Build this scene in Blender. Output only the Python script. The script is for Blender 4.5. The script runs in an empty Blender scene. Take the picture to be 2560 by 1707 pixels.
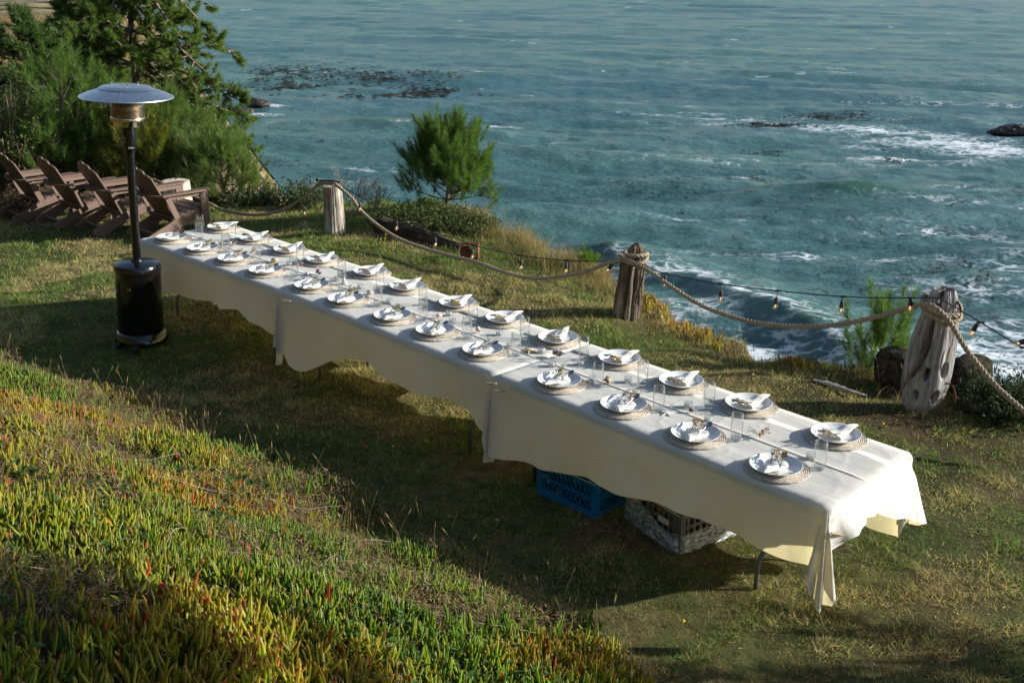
import bpy, math, random
import numpy as np
from mathutils import Vector, Matrix, Euler

rnd = random.Random(7)
rs = np.random.RandomState(11)
R = math.radians
S = bpy.context.scene
COL = S.collection

# ------------------------------------------------------------------ camera, sky, sun, exposure
CAM = np.array([5.9649, -4.8245, 3.2909])
YAW, PIT, ROL = 2.380212646, -0.341861646, 0.00192623
FPX = 2830.93                      # focal length in photo pixels (2560 wide)
Fv = np.array([math.cos(PIT)*math.cos(YAW), math.cos(PIT)*math.sin(YAW), math.sin(PIT)])
Rv0 = np.array([math.sin(YAW), -math.cos(YAW), 0.0]); Uv0 = np.cross(Rv0, Fv)
Rv = math.cos(ROL)*Rv0 + math.sin(ROL)*Uv0; Uv = -math.sin(ROL)*Rv0 + math.cos(ROL)*Uv0
cam = bpy.data.cameras.new('camera'); camo = bpy.data.objects.new('camera', cam); COL.objects.link(camo)
m = Matrix(((Rv[0], Uv[0], -Fv[0], CAM[0]), (Rv[1], Uv[1], -Fv[1], CAM[1]), (Rv[2], Uv[2], -Fv[2], CAM[2]), (0, 0, 0, 1)))
camo.matrix_world = m
cam.sensor_width = 36; cam.lens = 36*FPX/2560; cam.clip_end = 9000; cam.clip_start = 0.05
cam.dof.use_dof = True; cam.dof.focus_distance = 7.0; cam.dof.aperture_fstop = 9.0
S.camera = camo

SUN_AZ, SUN_EL = 48.0, 19.3
w = bpy.data.worlds.new('World'); S.world = w; w.use_nodes = True
nt = w.node_tree; nt.nodes.clear()
sky = nt.nodes.new('ShaderNodeTexSky'); sky.sky_type = 'NISHITA'; sky.sun_disc = False
sky.sun_elevation = R(SUN_EL); sky.sun_rotation = R(90 - SUN_AZ); sky.altitude = 10; sky.air_density = 1.0; sky.dust_density = 0.6; sky.ozone_density = 1.0
bg = nt.nodes.new('ShaderNodeBackground'); bg.inputs[1].default_value = 0.070
ow = nt.nodes.new('ShaderNodeOutputWorld')
nt.links.new(sky.outputs[0], bg.inputs[0]); nt.links.new(bg.outputs[0], ow.inputs[0])
sl = bpy.data.lights.new('sun', 'SUN'); sl.energy = 4.1; sl.angle = R(0.5); sl.color = (1.0, 0.965, 0.91)
so = bpy.data.objects.new('sun', sl); COL.objects.link(so)
sd = Vector((math.cos(R(SUN_EL))*math.cos(R(SUN_AZ)), math.cos(R(SUN_EL))*math.sin(R(SUN_AZ)), math.sin(R(SUN_EL))))
so.rotation_euler = sd.to_track_quat('Z', 'Y').to_euler(); so.location = (20, 20, 20)
vs = S.view_settings
S.display_settings.display_device = 'sRGB'
vs.view_transform = 'Standard'; vs.look = 'None'; vs.gamma = 1; vs.use_curve_mapping = False
vs.exposure = 1.08
S.cycles.max_bounces = 8; S.cycles.transparent_max_bounces = 16; S.cycles.caustics_reflective = False; S.cycles.caustics_refractive = False
S.cycles.use_denoising = True

# ------------------------------------------------------------------ measuring helpers (photo position -> place in the world)
D = 1.08843
def ray(px, py, disp=True):
    if disp: px *= D; py *= D
    return Fv*FPX + Rv*(px-1280) + Uv*(853.5-py)
def at(px, py, z=0.0, disp=True):
    d = ray(px, py, disp); t = (z-CAM[2])/d[2]; return CAM + t*d
def aty(px, py, y):
    d = ray(px, py); return CAM + (y-CAM[1])/d[1]*d
def atd(px, py, dist):
    d = ray(px, py); return CAM + dist/math.hypot(d[0], d[1])*d
def project(P):
    d = P - CAM; zz = d @ Fv
    return 1280 + FPX*(d @ Rv)/zz, 853.5 - FPX*(d @ Uv)/zz, zz
def in_view(P, mx=500, my=350):
    u, v, z = project(P)
    return (z > 0) & (u > -mx) & (u < 2560+mx) & (v > -my) & (v < 1707+my)

# ------------------------------------------------------------------ noise
_perm = np.random.RandomState(5).rand(256, 256)
def vnoise(x, y):
    xi = np.floor(x).astype(int); yi = np.floor(y).astype(int); fx = x-xi; fy = y-yi
    fx = fx*fx*(3-2*fx); fy = fy*fy*(3-2*fy)
    a = _perm[xi & 255, yi & 255]; b = _perm[(xi+1) & 255, yi & 255]; c = _perm[xi & 255, (yi+1) & 255]; d = _perm[(xi+1) & 255, (yi+1) & 255]
    return (a*(1-fx)+b*fx)*(1-fy) + (c*(1-fx)+d*fx)*fy
def fbm(x, y, o=4):
    s = 0; a = 0.5; t = 0
    for i in range(o):
        s = s + a*vnoise(x*2**i+17.3*i, y*2**i+9.1*i); t += a; a *= .5
    return s/t
def sstep(a, b, x):
    t = np.clip((x-a)/(b-a), 0, 1); return t*t*(3-2*t)

# ------------------------------------------------------------------ mesh helpers
class MB:
    def __init__(s): s.V = []; s.F = []; s.n = 0
    def add(s, V, F):
        V = np.asarray(V, float).reshape(-1, 3)
        s.V.append(V)
        for f in F: s.F.append([i+s.n for i in f])
        s.n += len(V); return s
    def box(s, c, size, rot=None, ch=0.0):
        c = np.asarray(c, float); h = np.asarray(size, float)/2
        ch = min(ch, min(h)*.8)
        V = []; idx = {}
        for sx in (-1, 1):
            for sy in (-1, 1):
                for sz in (-1, 1):
                    if ch <= 0:
                        idx[(sx, sy, sz)] = [len(V)]*3; V.append((sx*h[0], sy*h[1], sz*h[2]))
                    else:
                        b = len(V); idx[(sx, sy, sz)] = [b, b+1, b+2]
                        V += [(sx*h[0], sy*(h[1]-ch), sz*(h[2]-ch)), (sx*(h[0]-ch), sy*h[1], sz*(h[2]-ch)), (sx*(h[0]-ch), sy*(h[1]-ch), sz*h[2])]
        V = np.array(V)
        F = []
        cyc = [(-1, -1), (1, -1), (1, 1), (-1, 1)]
        for ax in range(3):
            for sg in (-1, 1):
                q = []
                for a, b in (cyc if sg > 0 else cyc[::-1]):
                    k = [0, 0, 0]; k[ax] = sg; k[(ax+1) % 3] = a; k[(ax+2) % 3] = b
                    q.append(idx[tuple(k)][ax])
                F.append(q)
        if ch > 0:
            for ax in range(3):
                for a in (-1, 1):
                    for b in (-1, 1):
                        k0 = [0]*3; k0[ax] = -1; k0[(ax+1) % 3] = a; k0[(ax+2) % 3] = b; k1 = list(k0); k1[ax] = 1
                        A = (ax+1) % 3; B = (ax+2) % 3
                        q = [idx[tuple(k0)][A], idx[tuple(k1)][A], idx[tuple(k1)][B], idx[tuple(k0)][B]]
                        if a*b < 0: q = q[::-1]
                        F.append(q)
            for k, t in idx.items():
                F.append(t if k[0]*k[1]*k[2] > 0 else t[::-1])
        if rot is not None: V = V @ np.array(rot).T
        return s.add(V + c, F)
    def bar(s, a, b, wdt, thk, up=(0, 0, 1), ch=0.0):
        a = np.asarray(a, float); b = np.asarray(b, float); d = b-a; L = np.linalg.norm(d); d /= L
        up = np.asarray(up, float); sd_ = np.cross(d, up); sd_ /= np.linalg.norm(sd_); u2 = np.cross(sd_, d)
        return s.box((a+b)/2, (wdt, L, thk), rot=np.stack([sd_, d, u2], 1), ch=ch)
    def tube(s, P, r, n=8, cap=True):
        V, F = tube(P, r, n, cap); return s.add(V, F)
    def lathe(s, prof, n=32, c=(0, 0, 0), close=False):
        V, F = lathe(prof, n); return s.add(V+np.array(c), F)
    def obj(s, name, mat, parent=None, smooth=False, auto=None):
        V = np.concatenate(s.V) if s.V else np.zeros((0, 3))
        return mesh_obj(name, V, s.F, mat, parent, smooth, auto=auto)

def frames(P):
    P = np.asarray(P, float)
    T = np.gradient(P, axis=0); T /= np.linalg.norm(T, axis=1)[:, None]+1e-12
    ref = np.array([0, 0, 1.0]) if abs(T[0][2]) < .9 else np.array([1.0, 0, 0])
    N = np.zeros_like(P); n = np.cross(T[0], ref); n /= np.linalg.norm(n)
    for i in range(len(P)):
        n = n - T[i]*(n @ T[i]); l = np.linalg.norm(n)
        n = n/l if l > 1e-9 else np.cross(T[i], [0, 1, 0]); N[i] = n
    return T, N, np.cross(T, N)
def tube(P, r, n=8, cap=True):
    P = np.asarray(P, float); k = len(P); r = np.broadcast_to(np.asarray(r, float), (k,))
    T, N, B = frames(P)
    a = np.linspace(0, 2*math.pi, n, endpoint=False)
    V = (P[:, None] + r[:, None, None]*(N[:, None]*np.cos(a)[None, :, None] + B[:, None]*np.sin(a)[None, :, None])).reshape(-1, 3)
    F = [[i*n+j, i*n+(j+1) % n, (i+1)*n+(j+1) % n, (i+1)*n+j] for i in range(k-1) for j in range(n)]
    if cap: F += [list(range(n))[::-1], [(k-1)*n+j for j in range(n)]]
    return V, F
def lathe(prof, n=32):
    V = []; F = []; k = len(prof)
    for r, z in prof:
        for j in range(n):
            a = 2*math.pi*j/n; V.append((r*math.cos(a), r*math.sin(a), z))
    for i in range(k-1):
        for j in range(n):
            F.append([i*n+j, i*n+(j+1) % n, (i+1)*n+(j+1) % n, (i+1)*n+j])
    return np.array(V), F

def link(o, parent=None):
    COL.objects.link(o)
    if parent is not None: o.parent = parent
    return o
def mesh_obj(name, V, F, mat, parent=None, smooth=False, col=None, fcol=None, auto=None):
    me = bpy.data.meshes.new(name)
    V = np.asarray(V, np.float32)
    if isinstance(F, np.ndarray):
        k = F.shape[1]; nf = len(F)
        me.vertices.add(len(V)); me.vertices.foreach_set('co', V.ravel())
        me.loops.add(nf*k); me.loops.foreach_set('vertex_index', F.astype(np.int32).ravel())
        me.polygons.add(nf); me.polygons.foreach_set('loop_start', np.arange(0, nf*k, k, dtype=np.int32))
        me.update(calc_edges=True)
    else:
        me.from_pydata(V.tolist(), [], F); me.update()
    if smooth: me.polygons.foreach_set('use_smooth', np.ones(len(me.polygons), bool))
    if auto is not None and smooth:
        try: me.set_sharp_from_angle(angle=R(auto))
        except Exception: pass
    if col is not None:
        a = me.color_attributes.new('Col', 'FLOAT_COLOR', 'POINT')
        c = np.ones((len(V), 4), np.float32); c[:, :3] = col; a.data.foreach_set('color', c.ravel())
    if mat: me.materials.append(mat)
    return link(bpy.data.objects.new(name, me), parent)
def fattr(o, name, vals):
    a = o.data.attributes.new(name, 'FLOAT', 'POINT'); a.data.foreach_set('value', np.asarray(vals, np.float32))
def tag(o, label=None, cat=None, group=None, kind=None):
    if label: o['label'] = label
    if cat: o['category'] = cat
    if group: o['group'] = group
    if kind: o['kind'] = kind
    return o
def empty(name, loc=(0, 0, 0), rz=0.0, label=None, cat=None, group=None):
    o = bpy.data.objects.new(name, None); o.location = loc; o.rotation_euler = (0, 0, rz); o.empty_display_size = .05
    COL.objects.link(o); return tag(o, label, cat, group)
def copy_tree(o, parent=None):
    c = o.copy(); link(c, parent)
    for ch in list(o.children): copy_tree(ch, c)
    return c

# ------------------------------------------------------------------ materials
def new_mat(name):
    m_ = bpy.data.materials.new(name); m_.use_nodes = True; n = m_.node_tree; n.nodes.clear()
    out = n.nodes.new('ShaderNodeOutputMaterial'); return m_, n, out
def N(n, t, **kw):
    x = n.nodes.new(t)
    for k, v in kw.items():
        if k == 'inp':
            for a, b in v.items(): x.inputs[a].default_value = b
        else: setattr(x, k, v)
    return x
def ramp(n, fac, stops):
    r_ = n.nodes.new('ShaderNodeValToRGB'); e = r_.color_ramp.elements
    while len(e) < len(stops): e.new(.5)
    for i, (p, c) in enumerate(stops):
        e[i].position = p; e[i].color = (*c, 1) if len(c) == 3 else c
    n.links.new(fac, r_.inputs[0]); return r_
def coords(n, obj=True, scale=(1, 1, 1)):
    if obj: tc = n.nodes.new('ShaderNodeTexCoord'); o = tc.outputs['Object']
    else: tc = n.nodes.new('ShaderNodeNewGeometry'); o = tc.outputs['Position']
    mp = n.nodes.new('ShaderNodeMapping'); mp.inputs['Scale'].default_value = scale; n.links.new(o, mp.inputs[0]); return mp.outputs[0]
def noise(n, vec, scale, detail=4, rough=.55):
    x = n.nodes.new('ShaderNodeTexNoise'); x.inputs['Scale'].default_value = scale; x.inputs['Detail'].default_value = detail; x.inputs['Roughness'].default_value = rough
    n.links.new(vec, x.inputs['Vector']); return x.outputs['Fac']
def bump(n, h, strength, dist):
    b = n.nodes.new('ShaderNodeBump'); b.inputs['Strength'].default_value = strength; b.inputs['Distance'].default_value = dist; n.links.new(h, b.inputs['Height']); return b.outputs[0]
def mat_simple(name, c1, c2=None, scale=8, rough=.6, metal=0, bmp=0.0, bscale=40, bdist=.005, stretch=(1, 1, 1), spec=.5, coat=0, lo=.35, hi=.65):
    m_, n, out = new_mat(name)
    p = N(n, 'ShaderNodeBsdfPrincipled'); n.links.new(p.outputs[0], out.inputs[0])
    p.inputs['Roughness'].default_value = rough; p.inputs['Metallic'].default_value = metal; p.inputs['Specular IOR Level'].default_value = spec
    p.inputs['Coat Weight'].default_value = coat
    v = coords(n, True, stretch)
    if c2 is not None:
        r_ = ramp(n, noise(n, v, scale), [(lo, c1), (hi, c2)]); n.links.new(r_.outputs[0], p.inputs['Base Color'])
    else: p.inputs['Base Color'].default_value = (*c1, 1)
    if bmp > 0: n.links.new(bump(n, noise(n, v, bscale), bmp, bdist), p.inputs['Normal'])
    return m_
def mat_leaf(name, trans=.35, rough=.5, gloss=.12, tint=(1.0, 1.0, .6)):
    m_, n, out = new_mat(name)
    a = N(n, 'ShaderNodeAttribute', attribute_name='Col')
    p = N(n, 'ShaderNodeBsdfPrincipled'); p.inputs['Roughness'].default_value = rough; p.inputs['Specular IOR Level'].default_value = gloss*2
    n.links.new(a.outputs['Color'], p.inputs['Base Color'])
    t = N(n, 'ShaderNodeBsdfTranslucent'); mx = N(n, 'ShaderNodeMixRGB', blend_type='MULTIPLY', inp={0: 1.0}); mx.inputs[2].default_value = (*[min(1.6, x*1.5) for x in tint], 1)
    n.links.new(a.outputs['Color'], mx.inputs[1]); n.links.new(mx.outputs[0], t.inputs[0])
    ms = N(n, 'ShaderNodeMixShader'); ms.inputs[0].default_value = trans
    n.links.new(p.outputs[0], ms.inputs[1]); n.links.new(t.outputs[0], ms.inputs[2]); n.links.new(ms.outputs[0], out.inputs[0])
    return m_
def mat_cloth(name, base=(.77, .765, .73), tr=(.86, .75, .40), w_=.34):
    m_, n, out = new_mat(name)
    v = coords(n)
    d = N(n, 'ShaderNodeBsdfPrincipled'); d.inputs['Roughness'].default_value = .85; d.inputs['Specular IOR Level'].default_value = .2
    d.inputs['Sheen Weight'].default_value = .15
    r_ = ramp(n, noise(n, v, 2.5), [(.3, base), (.7, tuple(x*.95 for x in base))]); n.links.new(r_.outputs[0], d.inputs['Base Color'])
    t = N(n, 'ShaderNodeBsdfTranslucent'); t.inputs[0].default_value = (*tr, 1)
    # long soft creases plus fine weave
    v2 = coords(n, True, (1, 2.2, 1.4)); b1 = noise(n, v2, 3.2, 3, .5); v3 = coords(n, True, (1, 1, 1)); b2 = noise(n, v3, 260, 2, .5)
    w3 = N(n, 'ShaderNodeTexWave'); w3.inputs['Scale'].default_value = 1.3; w3.inputs['Distortion'].default_value = 9; w3.inputs['Detail'].default_value = 3; w3.inputs['Detail Scale'].default_value = 1.2; n.links.new(v3, w3.inputs[0])
    pw = N(n, 'ShaderNodeMath', operation='POWER', inp={1: 14}); n.links.new(w3.outputs['Fac'], pw.inputs[0])
    ad = N(n, 'ShaderNodeMath', operation='MULTIPLY_ADD', inp={1: .12}); n.links.new(pw.outputs[0], ad.inputs[0]); n.links.new(b1, ad.inputs[2])
    nb = bump(n, ad.outputs[0], .42, .03)
    bb = N(n, 'ShaderNodeBump', inp={'Strength': .25, 'Distance': .0006}); n.links.new(b2, bb.inputs['Height']); n.links.new(nb, bb.inputs['Normal'])
    n.links.new(bb.outputs[0], d.inputs['Normal']); n.links.new(bb.outputs[0], t.inputs['Normal'])
    ms = N(n, 'ShaderNodeMixShader'); ms.inputs[0].default_value = w_
    n.links.new(d.outputs[0], ms.inputs[1]); n.links.new(t.outputs[0], ms.inputs[2]); n.links.new(ms.outputs[0], out.inputs[0])
    return m_
def mat_glass(name, tint=(.96, .98, .97), base=.04, gain=1.0, rough=.02):
    m_, n, out = new_mat(name)
    t = N(n, 'ShaderNodeBsdfTransparent'); t.inputs[0].default_value = (*tint, 1)
    g = N(n, 'ShaderNodeBsdfGlossy'); g.inputs['Roughness'].default_value = rough
    f = N(n, 'ShaderNodeLayerWeight', inp={0: .5}); f2 = N(n, 'ShaderNodeMath', operation='POWER', inp={1: 2.4}); n.links.new(f.outputs['Facing'], f2.inputs[0])
    ml = N(n, 'ShaderNodeMath', operation='MULTIPLY_ADD', inp={1: .75*gain, 2: base}); ml.use_clamp = True; n.links.new(f2.outputs[0], ml.inputs[0])
    ms = N(n, 'ShaderNodeMixShader'); n.links.new(ml.outputs[0], ms.inputs[0]); n.links.new(t.outputs[0], ms.inputs[1]); n.links.new(g.outputs[0], ms.inputs[2]); n.links.new(ms.outputs[0], out.inputs[0])
    return m_
def mat_wood_grey(name, c1, c2, c3, sc=(14, 14, 2.2), bmp=.8):
    m_, n, out = new_mat(name)
    p = N(n, 'ShaderNodeBsdfPrincipled'); p.inputs['Roughness'].default_value = .85; p.inputs['Specular IOR Level'].default_value = .15; n.links.new(p.outputs[0], out.inputs[0])
    v = coords(n, True, sc); a = noise(n, v, 1.6, 6, .65); b = noise(n, coords(n, True, (3, 3, 1.5)), 1.6, 3)
    ad = N(n, 'ShaderNodeMath', operation='MULTIPLY_ADD', inp={1: .6}); n.links.new(a, ad.inputs[0])
    m2 = N(n, 'ShaderNodeMath', operation='MULTIPLY', inp={1: .4}); n.links.new(b, m2.inputs[0]); n.links.new(m2.outputs[0], ad.inputs[2])
    r_ = ramp(n, ad.outputs[0], [(.36, c1), (.5, c2), (.62, c3)]); n.links.new(r_.outputs[0], p.inputs['Base Color'])
    n.links.new(bump(n, a, bmp, .02), p.inputs['Normal'])
    return m_

M = {}
M['cloth'] = mat_cloth('white_linen')
M['napkin'] = mat_cloth('napkin_linen', (.80, .78, .73), (.8, .76, .6), .18)
M['plate'] = mat_simple('white_glaze', (.82, .81, .78), rough=.28, spec=.5)
M['charger'] = mat_simple('woven_straw', (.42, .36, .28), (.62, .56, .47), scale=60, rough=.85, bmp=.9, bscale=220, bdist=.004, spec=.2)
M['glass'] = mat_glass('clear_glass', tint=(.988, .992, .993), base=.045, gain=1.15)
M['thickglass'] = mat_glass('thick_glass', tint=(.955, .975, .98), base=.16, gain=1.1)
M['water_in'] = mat_glass('drinking_water', tint=(.93, .96, .97), base=.05)
M['wax'] = mat_simple('candle_wax', (.82, .80, .76), rough=.5)
M['steel'] = mat_simple('cutlery_steel', (.34, .34, .35), rough=.16, metal=1)
M['dflower'] = mat_leaf('dried_flower', .25)
M['shell_white'] = mat_simple('white_shell', (.62, .56, .48), (.78, .74, .68), scale=50, rough=.6, bmp=.5, bscale=90)
M['shell_tan'] = mat_simple('tan_shell', (.36, .24, .12), (.55, .42, .26), scale=60, rough=.7, bmp=.6, bscale=120)
M['shell_pink'] = mat_simple('pink_shell', (.62, .38, .30), (.74, .58, .48), scale=60, rough=.6, bmp=.5, bscale=90)
M['shell_dark'] = mat_simple('dark_shell', (.06, .04, .05), (.42, .32, .34), scale=70, rough=.6, bmp=.6, bscale=90, lo=.42, hi=.55)
M['urchin'] = mat_simple('urchin_shell', (.42, .34, .30), (.62, .55, .48), scale=60, rough=.8, bmp=.9, bscale=150)
M['black'] = mat_simple('black_enamel', (.004, .004, .005), rough=.16, spec=.5, coat=.3)
M['alu'] = mat_simple('brushed_aluminium', (.66, .68, .70), (.74, .76, .78), scale=30, rough=.34, metal=1, bmp=.05, bscale=200)
M['chrome'] = mat_simple('bolt_metal', (.8, .8, .8), rough=.1, metal=1)
M['brass'] = mat_simple('polished_burner_steel', (.60, .54, .42), rough=.10, metal=1)
M['mesh'] = mat_simple('burner_screen', (.20, .16, .12), (.34, .27, .20), scale=30, rough=.30, metal=1, bmp=.5, bscale=500, bdist=.001)
M['chairwood'] = mat_simple('brown_resin_lumber', (.135, .085, .060), (.17, .11, .08), scale=14, rough=.5, bmp=.15, bscale=60, stretch=(1, 1, 6))
M['legmetal'] = mat_simple('grey_leg_steel', (.20, .22, .24), rough=.35, metal=.6)
M['tabletop'] = mat_simple('table_plastic', (.5, .5, .48), rough=.6)
M['rope'] = mat_simple('manila_rope', (.24, .19, .13), (.42, .35, .25), scale=120, rough=.9, bmp=.8, bscale=300, bdist=.003, spec=.1)
M['cable'] = mat_simple('black_rubber', (.012, .012, .012), rough=.5)
M['post_a'] = mat_wood_grey('weathered_grey_wood', (.10, .085, .065), (.30, .265, .21), (.50, .46, .39), sc=(16, 16, 2))
M['post_b'] = mat_wood_grey('weathered_brown_wood', (.04, .032, .024), (.155, .122, .088), (.29, .25, .19), sc=(18, 18, 2.2), bmp=1.0)
M['post_c'] = mat_wood_grey('silver_driftwood', (.09, .080, .07), (.31, .295, .28), (.47, .455, .44), sc=(26, 26, 2.2))
M['darkwood'] = mat_wood_grey('dark_rotten_wood', (.018, .012, .008), (.06, .042, .028), (.15, .115, .08), sc=(5, 12, 12), bmp=1.0)
M['darkrock'] = mat_simple('dark_lichened_stump', (.012, .010, .008), (.075, .060, .042), scale=14, rough=.95, bmp=1.0, bscale=30, bdist=.03, spec=.1)
M['paleplank'] = mat_wood_grey('pale_plank', (.12, .10, .08), (.28, .25, .21), (.42, .38, .33), sc=(3, 14, 14))
M['stump'] = mat_wood_grey('bleached_stump', (.36, .30, .20), (.55, .48, .36), (.64, .58, .46), sc=(6, 6, 3), bmp=.4)
M['rust'] = mat_simple('rusted_steel', (.045, .018, .010), (.14, .05, .022), scale=22, rough=.9, bmp=.6, bscale=60, spec=.2)
M['bark'] = mat_wood_grey('pine_bark', (.07, .05, .035), (.19, .15, .11), (.32, .27, .21), sc=(12, 12, 4))
M['twig'] = mat_simple('dead_grey_twig', (.26, .23, .18), (.40, .37, .31), scale=10, rough=.9)
M['needle'] = mat_leaf('pine_needle', .40, .5, .15)
M['leaf'] = mat_leaf('shrub_leaf', .25, .6, .08)
M['grass'] = mat_leaf('grass_blade', .42, .6, .05)
M['succulent'] = mat_leaf('succulent_leaf', .46, .36, .22, tint=(1.1, 1.1, .45))
M['blueplastic'] = mat_simple('blue_crate_plastic', (.005, .15, .34), rough=.4)
M['greyplastic'] = mat_simple('grey_crate_plastic', (.12, .13, .13), rough=.45)
M['label'] = mat_simple('paper_label', (.7, .7, .72), rough=.6)
M['ink'] = mat_simple('label_print', (.12, .12, .16), rough=.7)
M['red'] = mat_simple('red_sticker', (.45, .01, .02), rough=.5)
M['pin'] = mat_simple('clothespin_wood', (.30, .22, .12), (.42, .32, .19), scale=30, rough=.7)
M['kelp'] = mat_simple('wet_kelp', (.010, .010, .006), (.050, .040, .014), scale=1.2, rough=.3, spec=.6)
M['searock'] = mat_simple('wet_sea_rock', (.016, .013, .012), (.05, .04, .035), scale=2.0, rough=.5, bmp=1.0, bscale=3, bdist=.3)
m_, n_, o_ = new_mat('bulb_glass')
t_ = N(n_, 'ShaderNodeBsdfTransparent'); t_.inputs[0].default_value = (.97, .93, .86, 1); g_ = N(n_, 'ShaderNodeBsdfGlossy'); g_.inputs['Roughness'].default_value = .03
x_ = N(n_, 'ShaderNodeMixShader'); x_.inputs[0].default_value = .22; n_.links.new(t_.outputs[0], x_.inputs[1]); n_.links.new(g_.outputs[0], x_.inputs[2]); n_.links.new(x_.outputs[0], o_.inputs[0]); M['bulb'] = m_
m_, n_, o_ = new_mat('lit_filament'); e_ = N(n_, 'ShaderNodeEmission'); e_.inputs[0].default_value = (1, .52, .18, 1); e_.inputs[1].default_value = 1.5; n_.links.new(e_.outputs[0], o_.inputs[0]); M['filament'] = m_
# thin crumpled plastic film
m_, n_, o_ = new_mat('plastic_film')
t_ = N(n_, 'ShaderNodeBsdfTransparent'); t_.inputs[0].default_value = (.86, .90, .92, 1)
g_ = N(n_, 'ShaderNodeBsdfGlossy'); g_.inputs['Roughness'].default_value = .2; d_ = N(n_, 'ShaderNodeBsdfDiffuse'); d_.inputs[0].default_value = (.8, .84, .86, 1)
v_ = coords(n_, True, (1, 1, 1)); nb_ = bump(n_, noise(n_, v_, 26, 5, .7), 1.0, .03); n_.links.new(nb_, g_.inputs['Normal'])
wv_ = ramp(n_, noise(n_, coords(n_, True, (2, 2, 5)), 14, 6, .7), [(.40, (.14,)*3), (.62, (.80,)*3)])
x1_ = N(n_, 'ShaderNodeMixShader'); x1_.inputs[0].default_value = .4; n_.links.new(g_.outputs[0], x1_.inputs[1]); n_.links.new(d_.outputs[0], x1_.inputs[2])
x2_ = N(n_, 'ShaderNodeMixShader'); n_.links.new(wv_.outputs[0], x2_.inputs[0]); n_.links.new(t_.outputs[0], x2_.inputs[1]); n_.links.new(x1_.outputs[0], x2_.inputs[2]); n_.links.new(x2_.outputs[0], o_.inputs[0]); M['film'] = m_

# ------------------------------------------------------------------ terrain
EX = np.array([-200, -60, -20, -14, -12, -9.3, -8.8, -8.4, -8.0, -7.7, -7.2, -6.4, -5.5, -4.6, -3.35, -2.33, -1.63, -.97, -.45, .14, .6, 1.46, 1.86, 2.56, 3.4, 6, 12, 60])
EY = np.array([70, 28.0, 8.3, 5.2, 4.3, 3.45, 3.75, 4.05, 4.4, 4.85, 5.2, 5.25, 5.0, 4.6, 4.15, 3.95, 3.80, 3.55, 3.35, 3.10, 3.05, 3.2, 3.3, 3.5, 3.7, 4.6, 5.5, 9])
BX = np.array([-60, -8, -3.6, -1.44, .33, 1.89, 3.0, 3.7, 4.6, 8, 60]); BY = np.array([-3.0, -2.5, -1.95, -1.50, -1.28, -1.18, -1.22, -1.60, -2.6, -3.0, -3.0])
SEA = -12.0
def edge_y(x): return np.interp(x, EX, EY)
def bank_y(x): return np.interp(x, BX, BY) + .06*np.sin(x*3.1) + .05*np.sin(x*7.7+1)
def height(x, y):
    x = np.asarray(x, float); y = np.asarray(y, float)
    h = .05*(fbm(x*.9, y*.9, 3)-.5) + .025*(fbm(x*4, y*4, 2)-.5)*sstep(-14, -11, x)
    h = h - .35*sstep(-3.9, -7.6, x) - sstep(-9, -20, x)*.9 - sstep(-20, -45, x)*.2 + .45*sstep(-11.5, -16, x)*sstep(3.0, -1.0, y)
    # gentle mound under the small pine, then the cliff
    h = h + .16*np.exp(-(((x+5.0)/1.3)**2 + ((y-4.2)/.7)**2))
    d = edge_y(x) + .12*np.sin(x*5.3)+.1*np.sin(x*11.1+2) - y
    h = h - .10*sstep(.9, 0, d)
    cl = np.where(d < 0, -d, 0); h = h - np.where(cl > 0, np.minimum(cl*1.35 + .5*(fbm(x*1.3, y*1.3, 4)-.5)*np.minimum(cl, 2), 14.5), 0)
    b = bank_y(x) - y
    bb = np.where(b > 0, b, 0)
    bank = .52*bb - .05*bb + .05*(fbm(x*1.7+4, y*1.7, 3)-.5)*np.minimum(bb*2, 1)
    bank = np.where(b > 3.0, .47*3.0 + (b-3.0)*.10 + .62*np.maximum(b-5.0, 0)*sstep(5, 8, b)*np.where(b > 22, 22/np.maximum(b, 1), 1), bank)  # unseen hillside behind the camera, added to block sky fill on the shaded side
    return h + bank
def axis(lo, a, b, hi, fine, g=1.12):
    mid = list(np.arange(a, b, fine)); L = [a]; s_ = fine
    while L[-1] > lo: s_ *= g; L.append(L[-1]-s_)
    H = [mid[-1]]; s_ = fine
    while H[-1] < hi: s_ *= g; H.append(H[-1]+s_)
    return np.array(sorted(set(L[1:] + mid + H[1:])))
xs = axis(-220, -13, 7.5, 60, .075); ys = axis(-60, -6.5, 6.5, 110, .075)
X, Y = np.meshgrid(xs, ys, indexing='ij'); Z = height(X, Y)
nx, ny = X.shape; I = np.arange(nx*ny).reshape(nx, ny)
F = np.stack([I[:-1, :-1], I[1:, :-1], I[1:, 1:], I[:-1, 1:]], -1).reshape(-1, 4)
m_, n_, o_ = new_mat('lawn_and_cliff_soil')
p_ = N(n_, 'ShaderNodeBsdfPrincipled'); p_.inputs['Roughness'].default_value = .95; p_.inputs['Specular IOR Level'].default_value = .1; n_.links.new(p_.outputs[0], o_.inputs[0])
v_ = coords(n_, False)
c1 = ramp(n_, noise(n_, v_, 1.4, 6, .6), [(.36, (.060, .085, .024)), (.5, (.115, .118, .042)), (.64, (.17, .125, .062))])
c2 = ramp(n_, noise(n_, v_, 9, 6, .7), [(.35, (.45,)*3), (.7, (1.25,)*3)])
mx = N(n_, 'ShaderNodeMixRGB', blend_type='MULTIPLY', inp={0: 1.0}); n_.links.new(c1.outputs[0], mx.inputs[1]); n_.links.new(c2.outputs[0], mx.inputs[2])
far = ramp(n_, noise(n_, v_, .35, 8, .7), [(.40, (.05, .055, .025)), (.5, (.17, .13, .07)), (.64, (.30, .25, .13))])
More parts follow.
